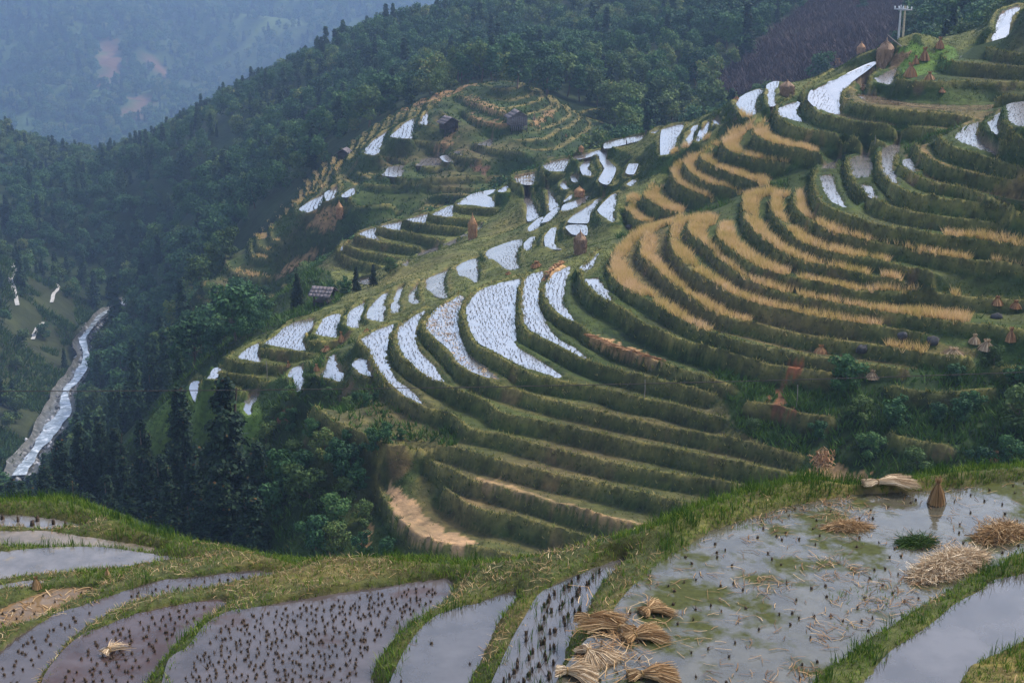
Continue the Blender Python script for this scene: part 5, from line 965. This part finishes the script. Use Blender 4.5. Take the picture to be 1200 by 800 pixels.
p = near_at(1097, 593); p[2] = -12.02; stook(p, .62, .2, GOLDS, 'small leaning straw stook standing in the pond near the far bund', 160, w_=.014)
heap('straw_heap', near_at(1112, 668), 1.05, .34, .3, .62, PALE, 'long pale heap of straw along the bund right of the pond', 3000)
heap('straw_heap', near_at(1172, 632), .62, .3, .26, .5, GOLDS, 'brown straw heap at the right edge of the pond', 1500)
p = near_at(993, 622); p[2] = -12.02; heap('straw_heap', p, .42, .14, .1, .1, GOLDS, 'low wet straw heap in the middle of the pond', 700)
p = near_at(1074, 640); p[2] = -12.02; heap('weed_clump', p, .34, .22, .08, .3, GRASS, 'dark green weed clump in the pond beside the pale straw heap', 600, 'weeds')
p = near_at(43, 690); stook(p, .3, .12, GOLDS, 'small yellow straw tuft standing at the left edge, front one', 90, w_=.012); p = near_at(126, 676); stook(p, .24, .07, GOLDS, 'small pale straw tuft on the bund of the left paddies', 60, w_=.012)
p = near_at(128, 770); p[2] = -13.6; e = bundle(p, .55, .9, PALE, 'loose pale straw lying in the reddish paddy', 60, .35, .1, group=None)

q_ = np.array([near_at(rng.normal(722, 22), rng.normal(755, 22)) for _ in range(150)]); q_[:, 2] = np.maximum(q_[:, 2], -11.99)
tag(obj('loose_straw', mesh_np('loose_straw', *lying(q_, .45, .01, .03), GOLDS)), 'loose straw strewn around the bundles on the pond bund', 'straw', kind='stuff')
# hay stacks on the hill
HAYW = mat_leaf('weathered_hay', [(0, (.09, .055, .035)), (.4, (.19, .12, .075)), (.8, (.3, .2, .13)), (1, (.4, .29, .2))], .05, False)
HAYO = mat_leaf('orange_hay', [(0, (.16, .075, .03)), (.4, (.31, .16, .075)), (.8, (.44, .26, .13)), (1, (.52, .36, .22))], .05, False)
WOODP = mat_plain('grey_wood', [(.3, (.1, .085, .075)), (.7, (.24, .21, .19))], 3, sx=(6, 6, .6))
def haystack(p, h, rad, label, mat=HAYW, tip=.25, body=.62):
    e = obj('haystack', None, loc=p, rz=rng.uniform(0, 6)); tag(e, label, 'haystack'); e.empty_display_size = .1
    prof = [(0, .84), (.12, .93), (.35, 1.), (.55, 1.02), (.62, 1.06)]; nn = 20; th = np.linspace(0, 2 * np.pi, nn, endpoint=False); i = np.arange(nn)
    def lathe(pr): V = np.vstack([np.c_[np.cos(th) * r_ * rad, np.sin(th) * r_ * rad, np.full(nn, z_ * h)] * np.r_[1, 1, 1] + rng.normal(0, .06 * rad, (nn, 3)) for z_, r_ in pr]); return V, np.vstack([np.c_[k * nn + i, k * nn + (i + 1) % nn, (k + 1) * nn + (i + 1) % nn, (k + 1) * nn + i] for k in range(len(pr) - 1)])
    def shag(pr, n, droop):
        zz = np.array([a for a, _ in pr]); rr = np.array([b for _, b in pr]); t_ = rng.uniform(zz[0], zz[-1], n); r_ = np.interp(t_, zz, rr) * rad; a = rng.uniform(0, 2 * np.pi, n)
        A = np.c_[np.cos(a) * r_ * .97, np.sin(a) * r_ * .97, t_ * h]; o_ = np.c_[np.cos(a), np.sin(a), np.zeros(n)]; B = A + o_ * rad * .16 * rng.uniform(.1, 1, (n, 1)) - np.c_[np.zeros((n, 2)), h * droop * rng.uniform(.5, 1.5, n)] + rng.normal(0, .03, (n, 3)); return strips(A, (A + B) / 2 + o_ * .03, B, .05)
    b_ = obj('stack_body', mesh_np('stack_body', *lathe(prof), mat), e); obj('loose_straw', mesh_np('loose_straw', *shag(prof, 700, .09), mat), b_)
    pr2 = [(.6, 1.0), (.68, .82), (.77, .5), (.86, .18)]; c_ = obj('stack_cap', mesh_np('stack_cap', *lathe(pr2), mat), e); obj('loose_straw', mesh_np('loose_straw', *shag(pr2, 420, .1), mat), c_)
    obj('pole_tip', mesh_np('pole_tip', *tube([(0, 0, h * .7), (0, 0, h * .86), (.02, 0, h)], np.array([.1, .12, .03]) * rad * 1.2, 7), mat), e); return e
def hill_at(px, py, d0=90.):
    n = 1400; D = np.geomspace(d0, 330, n); q = at_d(np.full(n, px), np.full(n, py), D); g = ground_z(q[:, 0], q[:, 1]); b = np.nonzero(q[:, 2] < g)[0]; i = b[0] if len(b) else n - 1
    return np.array([q[i, 0], q[i, 1], g[i]])
def px_m(p): return float(np.linalg.norm(p)) / F     # metres for a pixel of the photograph there
for px, py, hp, wp_, lab, mat in ((1037,79,34,19,'big round haystack with a peaked cap beside the utility poles',HAYW), (680,297,30,14,'haystack on the bund above the second long white paddy',HAYW), (554,280,32,10,'tall slim haystack with a long tip on the spur of stepped paddies',HAYO), (398,256,21,8,'orange haystack at the head of the bare earth on the far spur',HAYO), (679,230,13,11,'squat haystack among the small ridge paddies',HAYO),
        (922,113,20,16,'worn brown haystack behind the tall ridge paddy',HAYW), (1009,62,18,9,'small haystack with a thin tall pole on the skyline left of the poles',HAYO), (681,179,8,5,'tiny haystack on the skyline of the small ridge paddies',HAYO)):
    p = hill_at(px, py); k = px_m(p); haystack(p - [0, 0, .1], hp * k, wp_ * k / 2, lab, mat)
for i, (px, py, hp, wp_, lab) in enumerate(((1101,57,12,10,'stook at the top corner of the bright green field'), (1083,71,14,12,'largest stook at the left of the bright green field'), (1073,75,9,8,'small stook left of the largest one on the green field'), (1067,90,15,16,'broad stook at the lower left corner of the green field'), (1089,94,9,12,'low stook at the front rim of the green field'), (1104,108,5,8,'tiny stook on the terrace below the green field'), (1011,106,6,7,'lone stook standing in the bright white paddy'),
        (1122,29,10,11,'stook on the skyline near the top right corner'), (1142,20,7,8,'last stook on the skyline near the top right corner'), (967,77,6,12,'low brown hay pile behind the wide upper paddy, left one'), (982,76,7,12,'low brown hay pile behind the wide upper paddy, right one'), (400,401,12,7,'orange stook at the foot of the left ridge paddies'), (383,412,6,14,'low orange straw heap below the left ridge paddies'), (371,434,8,7,'small stook left of the bell shaped paddy'), (338,430,7,5,'leaning straw bundle at the end of the left terraces'),
        (629,313,7,16,'flat orange straw heap above the long white paddies'), (663,160,3,3,'tiny straw heap on the far ridge'), (863,117,4,8,'orange straw heap beside the tall ridge paddy'), (596,321,3,8,'orange straw patch at the top of the widest paddy'), (430,388,3,8,'orange straw patch at the top of the left long paddy'))):
    p = hill_at(px, py); k = px_m(p); stook(p - [0, 0, .05], hp * k * 1.05, wp_ * k * .5, HAYO, lab, 150, w_=.07)
# straw sheaves laid in a line on a terrace
q = smooth_line([(694,394),(715,404),(740,412),(776,423)], 6)
for i, (a, b) in enumerate(q[::1]):
    p = hill_at(a, b); e = bundle(p, 1.1, rng.uniform(2.2, 2.8), HAYO, 'orange straw sheaf in the row drying on a terrace rim', 60, .22, .2, group='row of sheaves on the terrace', w_=.06)
q = smooth_line([(638,328),(648,316),(660,309)], 4)
for a, b in q: bundle(hill_at(a, b), 1.4, rng.uniform(1.2, 1.9), HAYO, 'orange straw sheaf at the top of the second long paddy', 60, .3, .2, group='sheaves beside the long paddy', w_=.06)
# dead sheaf tied on a post over bare earth
p = hill_at(958, 568); k = px_m(p); e = tag(obj('straw_post', None, loc=p), 'brown straw bunch tied to the top of a thin dark post on bare earth', 'post'); obj('post', mesh_np('post', *tube([(0, 0, -.2), (.02, 0, 1.2), (0, .02, 2.2)], .05), BARK), e)
n = 240; a = rng.normal(size=(n, 3)) * [.32, .32, .34] + [.22, 0, 2.1]; obj('straw_bunch', mesh_np('straw_bunch', *strips(a, a + rng.normal(0, .14, (n, 3)), a + rng.normal(0, .24, (n, 3)) - [0, 0, .2], .07), HAYO), e)
# pale straw caught on the banks at right
for px, py, h_, w_, lab in ((1156,410,.9,.75,'pale straw stook like a cone on the right bank'), (1142,402,.8,.5,'brown straw bundle beside the pale cone stook on the right bank'), (1184,400,1.2,.45,'tall brown straw bundle near the right edge'), (1168,362,.8,.5,'pink straw bundle hung on the upper right bank'), (1190,362,.7,.5,'pink straw bundle at the right end of the upper bank'), (1117,415,.6,1.0,'low pale straw pile on the right bank'), (1022,443,.7,.6,'pale straw bundle above the round dark shrub'), (962,413,.7,.6,'straw tuft on the rim above the bare red earth'), (1166,540,.8,.5,'straw tuft on the slope behind the far pond bund'), (1184,540,.9,.4,'slim straw tuft behind the far pond bund')):
    p = hill_at(px, py); stook(p - [0, 0, .05], h_, w_, PALE if 'pale' in lab else HAYO, lab, 170, w_=.05)
# boulders on the terraces
ROCK = mat_plain('rock', [(.3, (.02, .02, .022)), (.6, (.05, .05, .053)), (.8, (.13, .13, .13))], 2.5, bumpd=.1)
def rock(p, r, lab, sq=.7):
    bm_v = []; nn, kk = 12, 7
    for k in range(kk):
        ph = math.pi * k / (kk - 1); 
        for j in range(nn): a = 2 * math.pi * j / nn; bm_v.append((math.sin(ph) * math.cos(a), math.sin(ph) * math.sin(a), math.cos(ph)))
    V = np.array(bm_v); V = V * (1 + .5 * fbm(V[:, 0] * 2 + p[0], V[:, 1] * 2 + V[:, 2] * 1.7, 1.1, 3, 7))[:, None] * [1, .8, sq] * r; i = np.arange(nn)
    o = obj('boulder', mesh_np('boulder', V, np.vstack([np.c_[k * nn + i, (k + 1) * nn + i, (k + 1) * nn + (i + 1) % nn, k * nn + (i + 1) % nn] for k in range(kk - 1)]), ROCK), loc=p + [0, 0, r * .2], rz=rng.uniform(0, 6)); return tag(o, lab, 'rock')
for px, py, r, lab in ((1093,402,.55,'upright dark boulder on the terrace left of the cone stook'), (1058,398,.5,'grey boulder beside the short rice strip'), (1010,414,.55,'dark leaning boulder on the lower rice terrace'), (1168,373,.5,'grey stone below the pink straw bundles'), (738,268,.55,'dark grey rock below the rice terraces near the ridge paddies')): rock(hill_at(px, py), r, lab)
# huts
PLANK = mat_plain('weathered_plank', [(.3, (.09, .075, .075)), (.55, (.17, .145, .145)), (.75, (.27, .24, .25))], 2.2, sx=(1, 1, 5)); DARK = mat_plain('dark_wood', [(.3, (.02, .016, .015)), (.7, (.06, .048, .042))], 3); SHING = mat_plain('bark_shingle', [(.3, (.06, .05, .052)), (.6, (.15, .13, .14)), (.8, (.3, .27, .29))], 3)
def box(sx, sy, sz, cx_=0, cy_=0, cz=0):
    V = np.array([(x, y, z) for z in (-.5, .5) for y in (-.5, .5) for x in (-.5, .5)]) * [sx, sy, sz] + [cx_, cy_, cz]; return V, np.array([(0, 2, 3, 1), (4, 5, 7, 6), (0, 1, 5, 4), (2, 6, 7, 3), (0, 4, 6, 2), (1, 3, 7, 5)])
def hut(p, W, Dp, Hh, rz, label, dark=False, wall=True, roofh=.35):
    e = obj('hut', None, loc=p, rz=rz); tag(e, label, 'hut'); m_ = DARK if dark else PLANK; st = Hh * .32; e.empty_display_size = .1
    for sx in (-1, 1):
        for sy in (-1, 1): obj('post', mesh_np('post', *box(.16, .16, Hh + .8, sx * (W / 2 - .1), sy * (Dp / 2 - .1), Hh / 2 - .4), DARK), e)
    obj('floor', mesh_np('floor', *box(W + .1, Dp + .1, .12, 0, 0, st), DARK), e)
    n = 8
    if wall:
        for s_ in (-1, 1):
            w_ = obj('wall', mesh_np('wall', *box(W - .2, .04, Hh - st, 0, s_ * (Dp / 2 - .08), st + (Hh - st) / 2), DARK), e)
            for j in range(n): obj('plank', mesh_np('plank', *box(W / n - .035, .05, (Hh - st) * rng.uniform(.94, 1.02), -W / 2 + W / n * (j + .5), s_ * (Dp / 2 - .02 + rng.uniform(0, .025)), st + (Hh - st) / 2), m_), w_)
            w_ = obj('wall', mesh_np('wall', *box(.04, Dp - .2, Hh - st, s_ * (W / 2 - .08), 0, st + (Hh - st) / 2), DARK), e)
            for j in range(n): obj('plank', mesh_np('plank', *box(.05, Dp / n - .035, (Hh - st) * rng.uniform(.94, 1.02), s_ * (W / 2 - .02 + rng.uniform(0, .025)), -Dp / 2 + Dp / n * (j + .5), st + (Hh - st) / 2), m_), w_)
            V = np.array([(-W / 2, s_ * (Dp / 2 - .05), Hh), (W / 2, s_ * (Dp / 2 - .05), Hh), (0, s_ * (Dp / 2 - .05), Hh + W / 2 * roofh * 1.6)]); obj('gable', mesh_np('gable', np.vstack([V, V - [0, s_ * .06, 0]]), np.array([(0, 1, 2), (5, 4, 3)]), m_), e)
        for j in range(9): obj('slat', mesh_np('slat', *box(.12, .05, st * 1.15, -W / 2 + .2 + (W - .4) * j / 8, -Dp / 2 - .05, st / 2 - .08), m_), e)
    rise = W / 2 * roofh * 1.6; ang = math.atan2(rise, W / 2); Ls = (W / 2 + .45) / math.cos(ang)
    for s_ in (-1, 1):
        r_ = obj('roof', None, e); r_.location = (0, 0, Hh + rise + .06); r_.rotation_euler = (0, s_ * ang, 0); r_.empty_display_size = .1
        for a_ in range(3):
            for j in range(6): obj('shingle', mesh_np('shingle', *box(Ls / 3 + .16, (Dp + .9) / 6 * rng.uniform(.9, 1.04), .05, s_ * (Ls / 3 * (a_ + .5)) , -(Dp + .9) / 2 + (Dp + .9) / 6 * (j + .5), .05 * (2 - a_) + rng.uniform(0, .03)), SHING), r_)
    return e
def spur_at(px, py): return hill_at(px, py, 232.)
p = spur_at(606, 151); hut(p, 3.4, 3.2, 2.6, .25, 'grey plank hut with a slatted base beside the path on the far spur')
p = spur_at(526, 154); hut(p, 3.0, 2.6, 2.0, .5, 'smaller brown hut left of the grey plank hut', True)
p = spur_at(404, 188); hut(p, 2.4, 2.2, 1.8, -.2, 'little dark hut on the left edge of the far spur', True)
p = at_d(380, 366, 172.); p[2] = float(ground_z(p[0], p[1])); hut(p, 2.2, 2.0, 1.5, 1.3, 'open shed with a low grey shingle roof behind the left ridge paddies', True, False, .3)
p = at_d(295, 352, 236.); p[2] = float(ground_z(p[0], p[1])); hut(p, 3., 3., 1.8, .8, 'small roofed shed half hidden in the trees at the end of the spur', True)
p = spur_at(626, 141); stook(p, 1.3, .35, PALE, 'small pale sheaf on the path right of the grey hut', 90, w_=.1)
# utility poles
CONC = mat_plain('concrete_pole', [(.3, (.3, .3, .31)), (.7, (.5, .5, .52))], 4); CONC2 = mat_plain('tan_pole', [(.3, (.3, .25, .18)), (.7, (.45, .38, .28))], 4); STEEL = mat_plain('steel', [(.3, (.25, .26, .28)), (.7, (.45, .46, .5))], 5, .5); PORC = mat_plain('porcelain', [(.3, (.55, .55, .57)), (.7, (.75, .75, .78))], 5, .3)
for px, top, mat, lab in ((1052, 6, CONC, 'left one of the twin utility poles, pale grey concrete'), (1057, 7, CONC2, 'right one of the twin utility poles, tan coloured')):
    D = 200.; p = at_d(px, 58, D); p[2] = float(ground_z(p[0], p[1])); h = at_d(px, top, D)[2] - p[2]
    e = tag(obj('utility_pole', None, loc=p), lab, 'utility pole', 'twin utility poles'); obj('shaft', mesh_np('shaft', *tube([(0, 0, -.6), (0, 0, h / 2), (0, 0, h)], np.array([.15, .13, .1]), 10), mat), e)
    ca = obj('crossarm', mesh_np('crossarm', *box(1.9, .14, .14, 0, -.15, h - .55), STEEL), e)
    for j in (-.85, -.3, .3, .85): obj('insulator', mesh_np('insulator', *tube([(j, -.15, h - .5), (j, -.15, h - .3), (j, -.15, h - .12)], np.array([.05, .11, .06]), 8), PORC), ca)
a = hill_at(1071, 67); p0 = at_d(1040, 41, a[1] + 4); tag(obj('leaning_pole', mesh_np('leaning_pole', *tube([a - [0, 0, .3], (a + p0) / 2, p0], .07, 6), WOODP)), 'long grey pole leaning over the hay stooks beside the utility poles', 'pole')
for px, py, hp, lab in ((734, 170, 5, 'short dark post at the near side of the skyline paddy'), (757, 158, 5, 'thick dark stump at the right end of the skyline paddy')):
    p = hill_at(px, py); k = px_m(p); tag(obj('wooden_post', mesh_np('wooden_post', *tube([(0, 0, -.2), (.02, 0, hp * k * .5), (0, 0, hp * k)], np.array([.1, .09, .05]) * (2 if 'stump' in lab else 1), 7), DARK), loc=p), lab, 'post')
for px, py, h_, lab in ((313,446,2.2,'thin pale stake at the end of the left terraces'), (755,466,1.6,'pale stick standing on the terrace below the row of sheaves'), (933,479,2.0,'thin pale stick beside the bare red earth'), (1025,170,1.0,'yellow bamboo stick on the crest above the white curved paddy')):
    p = hill_at(px, py); tag(obj('stake', mesh_np('stake', *tube([(0, 0, -.2), (.05, 0, h_ / 2), (.02, .05, h_)], .035, 5), WOODP), loc=p), lab, 'stake')
# cable across the valley
ca, cb = at_d(-150, 458, 92.), at_d(1350, 430, 98.); t_ = np.linspace(0, 1, 40)[:, None]; cp_ = ca + (cb - ca) * t_ - np.c_[np.zeros((40, 2)), 1.1 * 4 * (t_ * (1 - t_))[:, 0] * .5]
tag(obj('overhead_cable', mesh_np('overhead_cable', *tube(cp_, .03, 6), DARK)), 'thin dark cable crossing the valley in front of the terraces', 'cable')
for o in bpy.data.objects:                            # straws of one bundle, joined
    if o.parent and o.name.split('.')[0] in ('straw', 'straw_skirt', 'straw_head', 'loose_straw', 'straw_bunch'): o['kind'] = 'stuff'
